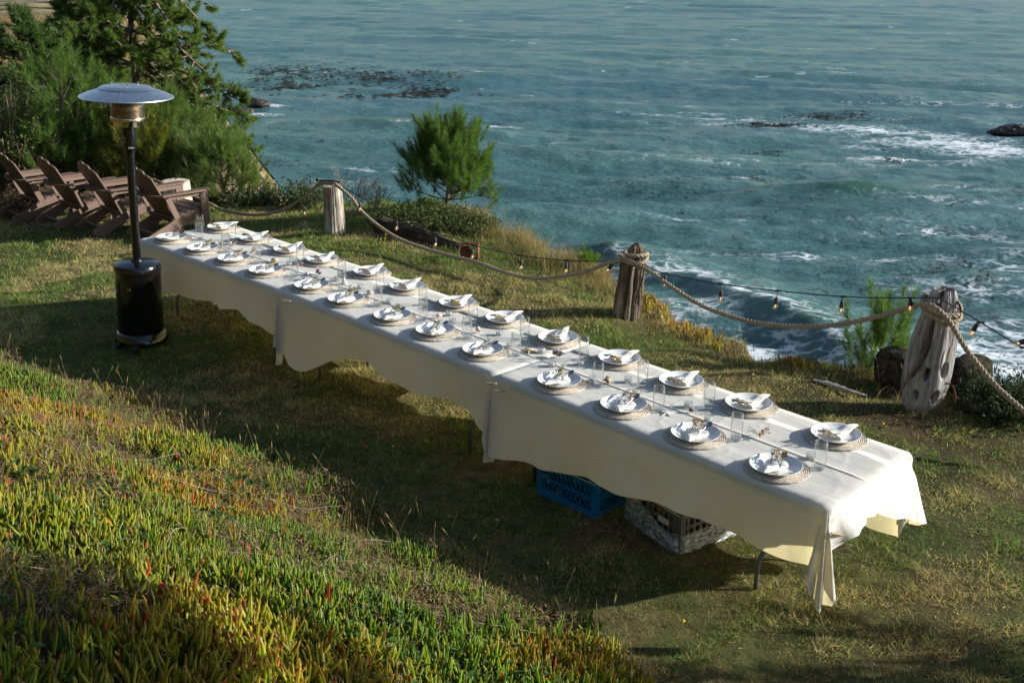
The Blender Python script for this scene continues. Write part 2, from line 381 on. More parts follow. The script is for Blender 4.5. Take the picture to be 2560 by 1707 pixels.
at1 = N(n_, 'ShaderNodeAttribute', attribute_name='far'); mx2 = N(n_, 'ShaderNodeMixRGB'); n_.links.new(at1.outputs['Fac'], mx2.inputs[0]); n_.links.new(mx.outputs[0], mx2.inputs[1]); n_.links.new(far.outputs[0], mx2.inputs[2])
at2 = N(n_, 'ShaderNodeAttribute', attribute_name='bare'); mx3 = N(n_, 'ShaderNodeMixRGB'); n_.links.new(at2.outputs['Fac'], mx3.inputs[0]); n_.links.new(mx2.outputs[0], mx3.inputs[1])
br = ramp(n_, noise(n_, v_, 14, 5, .7), [(.35, (.030, .020, .012)), (.65, (.10, .065, .038))]); n_.links.new(br.outputs[0], mx3.inputs[2]); n_.links.new(mx3.outputs[0], p_.inputs['Base Color'])
n_.links.new(bump(n_, noise(n_, v_, 34, 6, .75), 1.0, .03), p_.inputs['Normal'])
ground = mesh_obj('ground', np.stack([X, Y, Z], -1).reshape(-1, 3), F, m_, smooth=True)
fattr(ground, 'far', sstep(-11, -15, X).ravel())
bare = np.maximum(sstep(.55, .1, edge_y(X)-Y)*sstep(-9.5, -8, X), sstep(-.15, .25, bank_y(X)-Y)*.85)
bare = np.maximum(bare, np.exp(-(((X-2.5)/1.1)**2+((Y-2.45)/.38)**2))*.95)
fattr(ground, 'bare', bare.ravel())
tag(ground, 'mown lawn terrace with grassy bank below the camera and cliff edge above the sea', kind='structure')

# road on the far headland
rp = [at(-60, -6, -.95), at(60, 1, -.95), at(180, 10, -.95), at(300, 17, -.95), at(430, 28, -.95), at(520, 30, -.95)]
rp = np.array(rp); t = np.linspace(0, 1, len(rp)); tt = np.linspace(0, 1, 30); C_ = np.stack([np.interp(tt, t, rp[:, k]) for k in range(3)], 1)
tg = np.gradient(C_, axis=0); nn = np.stack([-tg[:, 1], tg[:, 0], 0*tg[:, 0]], 1); nn /= np.linalg.norm(nn, axis=1)[:, None]
if (nn[0] @ Fv) < 0: nn = -nn
A_ = C_.copy(); B_ = C_ + nn*9
for q in (A_, B_): q[:, 2] = height(q[:, 0], q[:, 1]) + .06
A_[:, 2] += .0; V = np.concatenate([A_, B_, A_-[0, 0, .8], B_-[0, 0, .8]]); k = len(A_)
Fq = [[i, i+1, k+i+1, k+i] for i in range(k-1)] + [[2*k+i, 2*k+i+1, i+1, i] for i in range(k-1)] + [[k+i, k+i+1, 3*k+i+1, 3*k+i] for i in range(k-1)]
M['asphalt'] = mat_simple('pale_asphalt', (.13, .13, .14), (.16, .16, .17), scale=.6, rough=.9)
tag(mesh_obj('road', V, Fq, M['asphalt']), 'pale grey road across the far headland', kind='structure')

# ------------------------------------------------------------------ sea
def seg_dist(X, Y, P, Q):
    d = Q-P; L = d @ d; t = np.clip(((X-P[0])*d[0] + (Y-P[1])*d[1])/L, 0, 1)
    return np.hypot(X-P[0]-t*d[0], Y-P[1]-t*d[1]), t
def poly_dist(X, Y, pts):
    best = np.full(X.shape, 1e9)
    for a, b in zip(pts[:-1], pts[1:]):
        dd, _ = seg_dist(X, Y, a, b); best = np.minimum(best, dd)
    return best
rr = 16.0*np.exp(np.linspace(0, math.log(330/16.), 390)); rr = np.concatenate([rr, 330*np.exp(np.linspace(0, math.log(6000/330.), 50))[1:]])
th = np.radians(np.concatenate([np.linspace(40, 98, 40)[:-1], np.linspace(98, 168, 470), np.linspace(168, 230, 30)[1:]]))
RR, TH = np.meshgrid(rr, th, indexing='ij')
X = CAM[0] + RR*np.cos(TH); Y = CAM[1] + RR*np.sin(TH)
cd = R(38)                                        # crest direction of the swell
U_ = X*math.cos(cd) + Y*math.sin(cd); W_ = -X*math.sin(cd) + Y*math.cos(cd)
warp = 6*(fbm(X*.03, Y*.03, 3)-.5)
Hs = np.zeros_like(X)
wr = np.random.RandomState(3)
res = np.maximum(RR*.0058, .16)
for i in range(120):
    lam = .9*math.exp(wr.rand()*math.log(26/.9)); ang = cd + math.pi/2 + wr.normal()*.42; k = 2*math.pi/lam
    amp = .0105*lam**.60
    ph = k*(X*math.cos(ang) + Y*math.sin(ang)) + wr.rand()*6.28 + warp*k*.35
    s_ = 2*np.power(.5+.5*np.sin(ph), 1.7)-.9
    Hs += amp*s_*sstep(1.5, 3.0, lam/res)
env = .55+.9*fbm(X*.025+3, Y*.04, 3)
Hs *= env*(.82-.38*sstep(50, 170, RR))
crest_pts = [at(x, y, SEA)[:2] for x, y in ((1400, 585), (1480, 607), (1600, 636), (1700, 680), (1800, 722), (1850, 752), (1960, 812), (2060, 850))]
crest_pts = [np.array(p) for p in crest_pts]
# signed distance across the breaking wave (positive = seaward)
dcr = poly_dist(X, Y, crest_pts)
cl = np.interp(np.arctan2(Y-CAM[1], X-CAM[0]), [math.atan2(p[1]-CAM[1], p[0]-CAM[0]) for p in crest_pts[::-1]], [math.hypot(p[0]-CAM[0], p[1]-CAM[1]) for p in crest_pts[::-1]])
sg = np.where(RR > cl, 1.0, -1.0)*dcr
angw = sstep(math.radians(104), math.radians(112), TH)*(1-sstep(math.radians(130), math.radians(136), TH))
Hs += angw*.70*np.where(sg > 0, np.exp(-(sg/3.0)**2), np.exp(-(sg/1.25)**2))
def swell(px, py, amp, wx, wy):
    c = at(px, py, SEA); global Hs
    du = (X-c[0])*math.cos(cd)+(Y-c[1])*math.sin(cd); dw = -(X-c[0])*math.sin(cd)+(Y-c[1])*math.cos(cd)
    Hs = Hs + amp*np.exp(-(du/wx)**2-(dw/wy)**2)
swell(2000, 455, 1.3, 7, 2.2); swell(1960, 490, .6, 6, 2.0); swell(960, 290, .9, 8, 3.0); swell(1640, 415, .5, 6, 2.4); swell(1100, 180, .9, 9, 4); swell(1900, 250, .6, 8, 3)
Hs *= sstep(14, 24, RR)
# foam
foam = np.zeros_like(X)
def zone(px, py, rx, ry, s_, a=0.0):               # elongated patch: rx along the crests, ry across, in metres
    global foam
    c = at(px, py, SEA); aa = cd + R(a)
    du = (X-c[0])*math.cos(aa)+(Y-c[1])*math.sin(aa); dw = -(X-c[0])*math.sin(aa)+(Y-c[1])*math.cos(aa)
    foam = np.maximum(foam, .92*s_*np.exp(-(du/rx)**2-(dw/ry)**2))
foam = np.maximum(foam, angw*.80*np.exp(-((sg-.1)/.5)**2)*(.55+.75*fbm(X*.5, Y*.5, 3)))
foam = np.maximum(foam, angw*.48*np.where(sg > 0, np.exp(-(sg/2.6)**2), 0))
foam = np.maximum(foam, .85*sstep(-2.4, -4.2, sg)*sstep(math.radians(105), math.radians(111), TH)*(1-sstep(math.radians(127), math.radians(133), TH))*sstep(60, 38, RR))
for z_ in ((1600, 700, 3, 1.5, .7), (1700, 790, 4, 1.6, .95), (1850, 830, 4, 2, 1.0), (2250, 860, 4, 3.0, 1.0), (2330, 800, 4, 2.5, .9), (2300, 740, 4, 1.6, .7), (2230, 650, 5, 2.2, .60), (2150, 590, 6, 2.0, .55),
           (2050, 300, 11, 2.8, .85), (2200, 325, 9, 3.0, .95), (2320, 340, 8, 2.6, .9), (2100, 358, 7, 1.2, .98), (1800, 283, 10, 1.6, .8), (1640, 265, 9, .9, .7, -8), (2240, 235, 12, 1.4, .55, -14), (2130, 225, 9, 1.2, .5, -14),
           (1095, 165, 4, .9, 1.0, -25), (1060, 152, 6, .8, .7, -10), (620, 238, 2.2, 1.0, 1.0), (585, 255, 2.5, .9, .9), (545, 255, 3, 1.2, .9), (880, 375, 5, .9, .5), (1480, 615, 4, 1.4, .7), (2330, 600, 6, 1.5, .5), (1950, 600, 7, 1.3, .35), (560, 215, 6, 2.5, .35)):
    zone(*z_)
# small whitecaps scattered over the open sea
wc = fbm(U_*.09, W_*.42, 2); wc2 = vnoise(U_*.5+40, W_*1.7)
capm = .6*sstep(.66, .74, wc)*sstep(.72, .9, wc2)*sstep(70, 110, RR)
foam = np.maximum(foam, capm*.95)
streak = sstep(.50, .72, fbm(U_*.05+9, W_*.55+3, 4))*sstep(250, 60, RR)*.30*(.5+.9*sstep(math.radians(150), math.radians(115), TH))
foam = np.maximum(foam, streak)
P = np.stack([X, Y, SEA+Hs], -1).reshape(-1, 3)
nr, na = X.shape; I = np.arange(nr*na).reshape(nr, na)
F = np.stack([I[:-1, :-1], I[1:, :-1], I[1:, 1:], I[:-1, 1:]], -1).reshape(-1, 4)
m_, n_, o_ = new_mat('sea_water')
vP = N(n_, 'ShaderNodeNewGeometry').outputs['Position']
mp = N(n_, 'ShaderNodeMapping'); mp.inputs['Rotation'].default_value = (0, 0, -cd); n_.links.new(vP, mp.inputs[0])
mpa = N(n_, 'ShaderNodeMapping'); mpa.inputs['Scale'].default_value = (.42, 1, 1); n_.links.new(mp.outputs[0], mpa.inputs[0])
p_ = N(n_, 'ShaderNodeBsdfPrincipled'); p_.inputs['Roughness'].default_value = .21; p_.inputs['IOR'].default_value = 1.33
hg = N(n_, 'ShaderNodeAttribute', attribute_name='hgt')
body = ramp(n_, hg.outputs['Fac'], [(.0, (.066, .165, .175)), (.4, (.100, .218, .224)), (.7, (.115, .285, .235)), (1.0, (.18, .42, .28))])  # lighter, greener crests: light glowing through the waves put into the colour
lg = ramp(n_, noise(n_, mpa.outputs[0], .045, 4), [(.35, (.78, .86, .96)), (.65, (1.2, 1.15, 1.0))])
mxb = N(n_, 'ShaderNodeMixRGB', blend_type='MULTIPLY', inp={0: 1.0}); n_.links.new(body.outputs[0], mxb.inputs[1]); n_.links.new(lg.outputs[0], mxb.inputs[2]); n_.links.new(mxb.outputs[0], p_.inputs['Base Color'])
b1 = noise(n_, mpa.outputs[0], 1.3, 7, .66); b2 = noise(n_, mpa.outputs[0], 5.0, 6, .65)
nb1 = bump(n_, b1, .95, .50); nb2 = N(n_, 'ShaderNodeBump', inp={'Strength': .9, 'Distance': .10}); n_.links.new(b2, nb2.inputs['Height']); n_.links.new(nb1, nb2.inputs['Normal']); n_.links.new(nb2.outputs[0], p_.inputs['Normal'])
fa = N(n_, 'ShaderNodeAttribute', attribute_name='foam')
fn = noise(n_, mpa.outputs[0], 1.6, 9, .72); fn2 = noise(n_, mp.outputs[0], .55, 5, .65)
nv = N(n_, 'ShaderNodeTexNoise', inp={'Scale': 1.1, 'Detail': 4}); n_.links.new(mp.outputs[0], nv.inputs['Vector'])
vm = N(n_, 'ShaderNodeVectorMath', operation='MULTIPLY_ADD'); vm.inputs[1].default_value = (1.3, 1.3, 1.3); n_.links.new(nv.outputs['Color'], vm.inputs[0]); n_.links.new(mpa.outputs[0], vm.inputs[2])
vo = N(n_, 'ShaderNodeTexVoronoi', feature='DISTANCE_TO_EDGE', inp={'Scale': 1.5}); n_.links.new(vm.outputs[0], vo.inputs['Vector'])
lc = N(n_, 'ShaderNodeMapRange', inp={1: .0, 2: .20, 3: .34, 4: -.10}); n_.links.new(vo.outputs['Distance'], lc.inputs[0])
ad0 = N(n_, 'ShaderNodeMath', operation='ADD'); n_.links.new(fn, ad0.inputs[0]); n_.links.new(lc.outputs[0], ad0.inputs[1])
ad = N(n_, 'ShaderNodeMath', operation='ADD'); n_.links.new(ad0.outputs[0], ad.inputs[0]); n_.links.new(fn2, ad.inputs[1])
ad2 = N(n_, 'ShaderNodeMath', operation='ADD'); n_.links.new(ad.outputs[0], ad2.inputs[0]); n_.links.new(fa.outputs['Fac'], ad2.inputs[1])
fm = N(n_, 'ShaderNodeMapRange', inp={1: 1.46, 2: 2.12}); fm.interpolation_type = 'SMOOTHSTEP'; n_.links.new(ad2.outputs[0], fm.inputs[0])
gt = N(n_, 'ShaderNodeMapRange', inp={1: .04, 2: .30}); n_.links.new(fa.outputs['Fac'], gt.inputs[0])
fmm = N(n_, 'ShaderNodeMath', operation='MULTIPLY'); n_.links.new(fm.outputs[0], fmm.inputs[0]); n_.links.new(gt.outputs[0], fmm.inputs[1])
fd = N(n_, 'ShaderNodeBsdfDiffuse'); fd.inputs[0].default_value = (.72, .77, .80, 1); fb = bump(n_, fn, .7, .15); n_.links.new(fb, fd.inputs['Normal'])
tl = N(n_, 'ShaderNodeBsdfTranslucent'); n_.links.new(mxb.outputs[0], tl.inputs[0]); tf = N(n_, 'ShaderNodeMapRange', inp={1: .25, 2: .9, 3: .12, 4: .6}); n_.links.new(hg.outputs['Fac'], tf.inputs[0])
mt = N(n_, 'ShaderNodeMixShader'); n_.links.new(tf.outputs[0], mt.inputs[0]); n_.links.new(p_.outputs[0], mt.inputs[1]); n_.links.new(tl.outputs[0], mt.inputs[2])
ms = N(n_, 'ShaderNodeMixShader'); n_.links.new(fmm.outputs[0], ms.inputs[0]); n_.links.new(mt.outputs[0], ms.inputs[1]); n_.links.new(fd.outputs[0], ms.inputs[2]); n_.links.new(ms.outputs[0], o_.inputs[0])
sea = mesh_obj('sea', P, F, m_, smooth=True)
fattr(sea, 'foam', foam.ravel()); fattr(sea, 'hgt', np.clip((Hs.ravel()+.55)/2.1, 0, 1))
tag(sea, 'wind ruffled teal sea with foam streaks below the cliff', kind='structure')
SX, SY, SZ = X, Y, SEA+Hs

def sea_z(x, y):
    r_ = np.hypot(x-CAM[0], y-CAM[1]); a = np.arctan2(y-CAM[1], x-CAM[0])
    i = np.clip(np.searchsorted(rr, r_), 0, nr-1); j = np.clip(np.searchsorted(th, a), 0, na-1); return SZ[i, j]
# kelp: bunched fronds and floats that nobody could count
kv = []; kf = []; kn = 0
def kelp(px, py, spx, spy, n, size):
    global kn
    for i in range(n):
        c = at(px + rnd.gauss(0, spx), py + rnd.gauss(0, spy), SEA)
        for q in range(rnd.randint(2, 6)):
            x = c[0]+rnd.gauss(0, size*.8); y = c[1]+rnd.gauss(0, size*.8); z = float(sea_z(x, y))+.02
            L = size*rnd.uniform(.5, 1.5); wv = size*rnd.uniform(.07, .2); a = cd + rnd.gauss(0, .5); hz = size*rnd.uniform(.04, .16)
            dx, dy = math.cos(a), math.sin(a)
            pts = [(-1, 0, -.02), (-.4, 1, 0), (.4, .8, 0), (1, 0, -.02), (.4, -1, 0), (-.4, -.8, 0), (0, 0, hz)]
            for u, v, z2 in pts: kv.append((x+dx*u*L*.5-dy*v*wv, y+dy*u*L*.5+dx*v*wv, z+z2))
            for k in range(6): kf.append([kn+k, kn+(k+1) % 6, kn+6])
            kn += 7
kelp(700, 160, 75, 7, 120, .62); kelp(850, 178, 90, 8, 140, .62); kelp(980, 205, 35, 6, 60, .8); kelp(640, 190, 60, 8, 60, .8); kelp(870, 218, 90, 6, 35, .7)
kelp(1760, 285, 45, 4, 70, .55); kelp(1900, 265, 45, 3, 60, .5); kelp(2060, 360, 25, 2, 14, .4); kelp(2150, 270, 50, 4, 14, .4)
kelp(1780, 345, 30, 4, 14, .4); kelp(1700, 400, 60, 14, 26, .28); kelp(1850, 430, 120, 20, 34, .25); kelp(1560, 410, 80, 14, 26, .28); kelp(1400, 440, 80, 12, 30, .25); kelp(1700, 505, 80, 25, 28, .22)
kelp(2180, 600, 60, 18, 75, .24); kelp(2260, 640, 60, 22, 60, .22); kelp(2100, 640, 90, 25, 50, .18); kelp(2300, 440, 40, 14, 40, .28); kelp(2250, 520, 60, 18, 34, .24); kelp(1950, 610, 120, 22, 36, .16); kelp(1640, 560, 80, 20, 18, .2)
kelp(2300, 760, 40, 28, 40, .15); kelp(2200, 690, 60, 18, 34, .15); kelp(1300, 330, 120, 20, 14, .3); kelp(650, 350, 60, 20, 14, .35); kelp(760, 390, 70, 12, 10, .3); kelp(2050, 520, 90, 30, 26, .22); kelp(1900, 560, 60, 12, 18, .18)
tag(mesh_obj('kelp', kv, kf, M['kelp']), 'dark brown kelp fronds and floats drifting in patches on the sea', 'seaweed', kind='stuff')

def blob(nu, nv, sx, sy, sz, rough, seed, flat=.0):
    r_ = np.random.RandomState(seed); V = []; ox, oy = r_.rand(2)*50
    for i in range(nv+1):
        ph = math.pi*i/nv
        for j in range(nu):
            a = 2*math.pi*j/nu
            x, y, z = math.sin(ph)*math.cos(a), math.sin(ph)*math.sin(a), math.cos(ph)
            f = 1 + rough*(float(fbm(np.array(x*1.6+z*1.1+ox), np.array(y*1.6-z+oy), 4))-.5)*2
            V.append((x*sx*f, y*sy*f, z*sz*f))
    F = [[i*nu+j, (i+1)*nu+j, (i+1)*nu+(j+1) % nu, i*nu+(j+1) % nu] for i in range(nv) for j in range(nu)]
    return np.array(V), F
def rock(name, px, py, dims, seed, label, z=SEA, mat='searock', rz=0.8):
    V, F = blob(28, 16, *dims, .5, seed); c = at(px, py, z)
    o = mesh_obj(name, V, F, M[mat], smooth=True); o.location = c; o.rotation_euler = (0, 0, rz); return tag(o, label, 'rock')
rock('sea_rock', 592, 240, (1.35, .7, .55), 4, 'low dark rock breaking the surface beside the big pine with spray', rz=.7)
rock('sea_rock', 2335, 303, (2.2, .8, .55), 8, 'dark rock in the white water at the far side of the frame', rz=.7)
rock('sea_rock', 545, 256, (1.6, .6, .4), 9, 'partly hidden low rock behind the big pine branches', rz=.7)

# ------------------------------------------------------------------ vegetation builders
def unit(v): return v/(np.linalg.norm(v, axis=-1, keepdims=True)+1e-9)
def hsv_jit(base, n, dv=.25, dh=.12, r_=rs):
    c = np.array(base)[None]*(1 + (r_.rand(n, 1)-.5)*2*dv); c = c*(1+(r_.rand(n, 3)-.5)*2*dh); return np.clip(c, 0, 1)
def needles(shoots, per, L, wd, spread, cols, r_):
    """shoots: (tip, dir, length) arrays; needles fan out round the last part of every shoot."""
    P0 = np.repeat(np.array([s[0] for s in shoots]), per, 0); Dr = np.repeat(unit(np.array([s[1] for s in shoots])), per, 0); Ls = np.repeat(np.array([s[2] for s in shoots]), per)
    n = len(P0); t = r_.rand(n)**.8
    base = P0 - Dr*(t*Ls)[:, None]
    rv = unit(r_.normal(size=(n, 3))); side = unit(rv - Dr*np.sum(rv*Dr, 1)[:, None])
    sp = spread*(.35+.65*t**.5) + r_.rand(n)*.25
    d = unit(Dr*np.cos(sp)[:, None] + side*np.sin(sp)[:, None]); ln = L*(.65+.5*r_.rand(n))
    ww = unit(np.cross(d, unit(r_.normal(size=(n, 3)))))*wd/2
    tip = base + d*ln[:, None]; tip[:, 2] -= .06*ln
    V = np.stack([base-ww, base+ww, tip], 1).reshape(-1, 3); F = np.arange(3*n).reshape(-1, 3)
    ci = r_.randint(0, len(cols), n); c = np.array(cols)[ci]*(.75+.5*r_.rand(n, 1))
    shade = np.repeat(.8+.4*r_.rand(len(shoots)), per)[:, None]
    c = np.clip(c*shade, 0, 1)
    return V, F, np.repeat(c, 3, 0)
GREEN_Y = [(.060, .130, .020), (.090, .175, .028), (.13, .215, .040), (.065, .12, .030)]
GREEN_D = [(.036, .075, .020), (.055, .105, .026), (.078, .13, .032)]
GREEN_M = [(.060, .120, .022), (.10, .165, .036), (.145, .20, .048)]
GREEN_YEL = [(.12, .15, .015), (.09, .13, .018), (.16, .16, .02)]
GREEN_O = [(.10, .11, .042), (.14, .145, .055), (.075, .08, .032)]
def pine(name, base, H, Rad, seed, label, cols=GREEN_M, whorls=9, nb=5, sub=5, per=50, L=.10, wd=.006, start=.15, up=.5, trunk_r=.05, shootL=.18, prof=None, lean=(0, 0), extra=(), spread=.9, shear=0, cat='tree', group=None):
    r_ = np.random.RandomState(seed); base = np.array(base, float)
    o = empty(name, base, 0, label, cat, group)
    K = 14; tz = np.linspace(0, 1, K); wob = Rad*.05
    tr = np.stack([lean[0]*tz + wob*np.sin(tz*5+seed), lean[1]*tz + wob*np.cos(tz*4+seed), tz*H], 1)
    mb = MB(); mb.tube(tr, trunk_r*(1-.8*tz)+.004, 9)
    prof = prof or (lambda t: math.sin(math.pi*min(1, .12+t*.95))**.7*(1.05-.35*t))
    shoots = [(tr[-1]+[0, 0, shootL*.6], np.array([0, 0, 1.]), shootL*1.4)]
    def branch(p0, p1, nsub, rr0, L1):
        d = p1-p0; mid = (p0+p1)/2 + [0, 0, -.08*np.linalg.norm(d)] + r_.normal(size=3)*.04*np.linalg.norm(d)
        ts = np.linspace(0, 1, 6)[:, None]; C = (1-ts)**2*p0 + 2*ts*(1-ts)*mid + ts**2*p1
        mb.tube(C, rr0*(1-.75*np.linspace(0, 1, 6)), 5)
        tdir = unit(C[-1]-C[-3] + np.array([0, 0, up*np.linalg.norm(C[-1]-C[-3])]))
        shoots.append((C[-1]+tdir*L1*.5, tdir, L1))
        for k in range(nsub):
            u = .28 + .72*(k+r_.rand())/nsub; q = (1-u)**2*p0 + 2*u*(1-u)*mid + u**2*p1
            dd = unit(d/np.linalg.norm(d)*.8 + r_.normal(size=3)*.65 + np.array([0, 0, up])); ll = L1*(1.0+1.2*r_.rand())*(.6+.6*(1-u))
            e = q + dd*ll; mb.tube([q, (q+e)/2+r_.normal(size=3)*.02*ll, e], [rr0*.35, rr0*.28, rr0*.15], 4)
            shoots.append((e+dd*L1*.3, unit(dd+np.array([0, 0, up*.6])), L1))
    az = r_.rand()*6.28
    for i in range(whorls):
        t = start + (1-start)*(i+.5*r_.rand())/whorls; c = np.array([np.interp(t, tz, tr[:, k]) for k in range(3)])
        for b in range(nb):
            az += 2*math.pi/nb + r_.normal()*.35; ln = Rad*prof(t)*(.7+.5*r_.rand())
            rise = ln*(.15 + up*.6*t + r_.normal()*.12)
            p1 = c + np.array([math.cos(az)*ln, math.sin(az)*ln, rise + shootL*.2]); branch(c, p1, max(1, int(sub*(.5+.7*ln/Rad))), trunk_r*.38*(1-.6*t)+.003, shootL)
        az += .9
    for (tgt, t, ns) in extra:
        c = np.array([np.interp(t, tz, tr[:, k]) for k in range(3)]); branch(c, np.array(tgt)-base, ns, trunk_r*.45, shootL)
    V, F, C = needles(shoots, per, L, wd, spread, cols, r_)
    mb.obj('trunk', M['bark'], o, smooth=True)
    cr = mesh_obj('crown', V, F, M['needle'], o, col=C)
    return o
def shrub(name, base, H, Rad, seed, label, cols, nst=40, leaves=60, lsz=.035, droop=.2, stem='bark', cat='shrub', asp=.5, fill=.8):
    r_ = np.random.RandomState(seed); o = empty(name, base, 0, label, cat); mb = MB(); LP = []; LD = []
    for i in range(nst):
        a = r_.rand()*6.28; q = r_.rand()**.5; ex = np.array([math.cos(a)*Rad*q, math.sin(a)*Rad*q, H*(.55+.45*r_.rand())*(1-.45*q*q)])
        p0 = ex*[.25, .25, 0] ; mid = (p0+ex)/2*[1.0, 1.0, 1.1] + r_.normal(size=3)*.06*Rad
        ts = np.linspace(0, 1, 7)[:, None]; C = (1-ts)**2*p0+2*ts*(1-ts)*mid+ts**2*ex
        mb.tube(C, .006*H*(1-.7*ts[:, 0])+.0012, 4)
        u = (1-fill) + fill*r_.rand(leaves); pts = (1-u[:, None])**2*p0+2*u[:, None]*(1-u[:, None])*mid+u[:, None]**2*ex
        LP.append(pts + r_.normal(size=(leaves, 3))*lsz*1.2); LD.append(unit(unit(ex)[None]*.5 + r_.normal(size=(leaves, 3))*.8))
    P = np.concatenate(LP); Dd = np.concatenate(LD); n = len(P); P[:, 2] = np.maximum(P[:, 2], .01)
    w_ = unit(np.cross(Dd, unit(r_.normal(size=(n, 3)))))*lsz*asp*.5*(.7+.6*r_.rand(n, 1)); ln = lsz*(.7+.6*r_.rand(n, 1))
    V = np.stack([P, P+Dd*ln*.5+w_, P+Dd*ln, P+Dd*ln*.5-w_], 1).reshape(-1, 3); F = np.arange(4*n).reshape(-1, 4)
    C = np.repeat(np.array(cols)[r_.randint(0, len(cols), n)]*(.7+.6*r_.rand(n, 1)), 4, 0)
    mb.obj('stem', M[stem], o, smooth=True); mesh_obj('foliage', V, F, M['leaf'], o, col=C); return o

def gat(px, py, disp=True):
    z = 0.0
    for _ in range(12):
        p = at(px, py, z, disp); z = max(-.42, .5*z + .5*float(height(p[0], p[1])))
    return at(px, py, z, disp)
def gz(p): return (float(p[0]), float(p[1]), float(height(p[0], p[1])))
# big pine with open lower limbs reaching over the water
B0 = atd(352, 452, 20.0); b0 = (B0[0], B0[1], float(height(B0[0], B0[1]))-.1)
lim = [((545, 132), .72, 9), ((500, 190), .62, 6), ((470, 60), .9, 7), ((480, 20), .95, 6), ((440, 110), .8, 7), ((560, 235), .48, 11), ((572, 272), .42, 12), ((520, 300), .40, 10), ((585, 345), .30, 10), ((550, 330), .30, 7), ((430, 200), .6, 6), ((430, 285), .42, 6), ((460, 255), .48, 8),
       ((480, 395), .16, 8), ((420, 350), .22, 6), ((200, 60), .75, 10), ((190, 120), .65, 9), ((150, 90), .7, 9), ((250, 30), .85, 9), ((240, 170), .55, 8), ((300, 20), .9, 7), ((160, 20), .8, 8), ((210, 10), .85, 7)]
pine('pine_tree', b0, 4.9, 1.35, 21, 'tall broad pine with long lower limbs reaching over the sea', GREEN_M, whorls=13, nb=7, sub=11, per=140, L=.105, wd=.0095, start=.40, up=.35, trunk_r=.085, shootL=.16,
     extra=[(atd(px, py, 19.6+rnd.uniform(-.9, .9)), t, ns*3) for (px, py), t, ns in lim])
q = atd(70, 290, 24); pine('pine_tree', (q[0], q[1], float(height(q[0], q[1]))-.1), 3.0, 1.7, 22, 'dark bushy pine behind the olive bush', GREEN_D, whorls=10, nb=7, sub=11, per=75, L=.14, wd=.015, start=.05, up=.3, trunk_r=.08, shootL=.2)
q = atd(175, 250, 25); pine('pine_tree', (q[0], q[1], float(height(q[0], q[1]))-.1), 3.0, 1.5, 23, 'dark pine in shade between the tall pine and the road', GREEN_D, whorls=10, nb=7, sub=11, per=75, L=.14, wd=.015, start=.05, up=.3, trunk_r=.08, shootL=.2)
q = atd(245, 240, 21.5); pine('pine_tree', (q[0], q[1], float(height(q[0], q[1]))), 2.0, .75, 24, 'sunlit pine rising behind the heater hood', GREEN_M, whorls=11, nb=7, sub=8, per=85, L=.12, wd=.011, start=.05, up=.5, trunk_r=.05, shootL=.17)
q = atd(8, 120, 30); pine('pine_tree', (q[0], q[1], float(height(q[0], q[1]))), 1.6, .9, 25, 'small bright pine on the dry slope near the road', GREEN_M, whorls=7, nb=6, sub=4, per=40, L=.13, wd=.014, start=.08, up=.6, trunk_r=.04, shootL=.2)
q = atd(338, 60, 34); pine('pine_tree', (q[0], q[1], float(height(q[0], q[1]))), 1.6, .8, 26, 'distant dark pine against the pale road', GREEN_D, whorls=7, nb=6, sub=4, per=40, L=.15, wd=.018, start=.08, up=.5, trunk_r=.04, shootL=.2)
for i, (px, py, dist, H, Rd, lab, cols) in enumerate([
        (165, 425, 18.2, 2.0, .88, 'bright green young pine with long shoots behind the second chair', GREEN_Y),
        (108, 432, 18.0, 1.25, .55, 'lower young pine between the olive bush and the first chairs', GREEN_Y),
        (250, 425, 18.5, 1.6, .70, 'young pine standing behind the heater pole', GREEN_Y),
        (325, 430, 17.6, 1.35, .42, 'small yellowish young pine just past the heater pole', GREEN_YEL),
        (430, 455, 18.6, 1.1, .95, 'low spreading pine beside the pale stump', GREEN_M),
        (520, 470, 17.2, .75, .6, 'lowest pine scrub where the lawn meets the shrubs', GREEN_M),
        (395, 430, 18.0, 1.35, .5, 'dense dark green young pine left of the low spreading one', GREEN_M)]):
    q = atd(px, py, dist); pine('young_pine', (q[0], q[1], float(height(q[0], q[1]))-.03), H, Rd, 40+i, lab.replace(' left of', ' next to'), cols, whorls=7, nb=6, sub=5, per=95, L=.13, wd=.0055, start=.06, up=.95, trunk_r=.03, shootL=.24, spread=.62)
# the two nearer young pines
q = at(1028, 470, .0); sp = pine('young_pine', (q[0], q[1], float(height(q[0], q[1]))-.02), .92, .44, 61, 'bushy young pine on a bare stem at the cliff edge behind the first post', GREEN_Y, whorls=8, nb=7, sub=6, per=240, L=.085, wd=.0036, start=.17, up=1.25, trunk_r=.028, shootL=.25, spread=.80,
         prof=lambda t: (1.15 if t < .38 else 1.15-1.5*(t-.38)))
q = at(2010, 838, -.05); pine('young_pine', (q[0], q[1]+.1, float(height(q[0], q[1]+.1))-.02), .50, .27, 63, 'little pine sprouting behind the dark stump by the tallest post', GREEN_Y, whorls=4, nb=5, sub=2, per=260, L=.115, wd=.0030, start=.10, up=1.25, trunk_r=.014, shootL=.24, spread=.75)
q = at(2375, 860, -.1); pine('young_pine', (q[0], q[1], float(height(q[0], q[1]))-.02), .44, .26, 64, 'little dark pine at the frame edge beyond the tallest post', GREEN_M, whorls=4, nb=5, sub=3, per=150, L=.12, wd=.0034, start=.1, up=1.0, trunk_r=.014, shootL=.2, spread=.7)
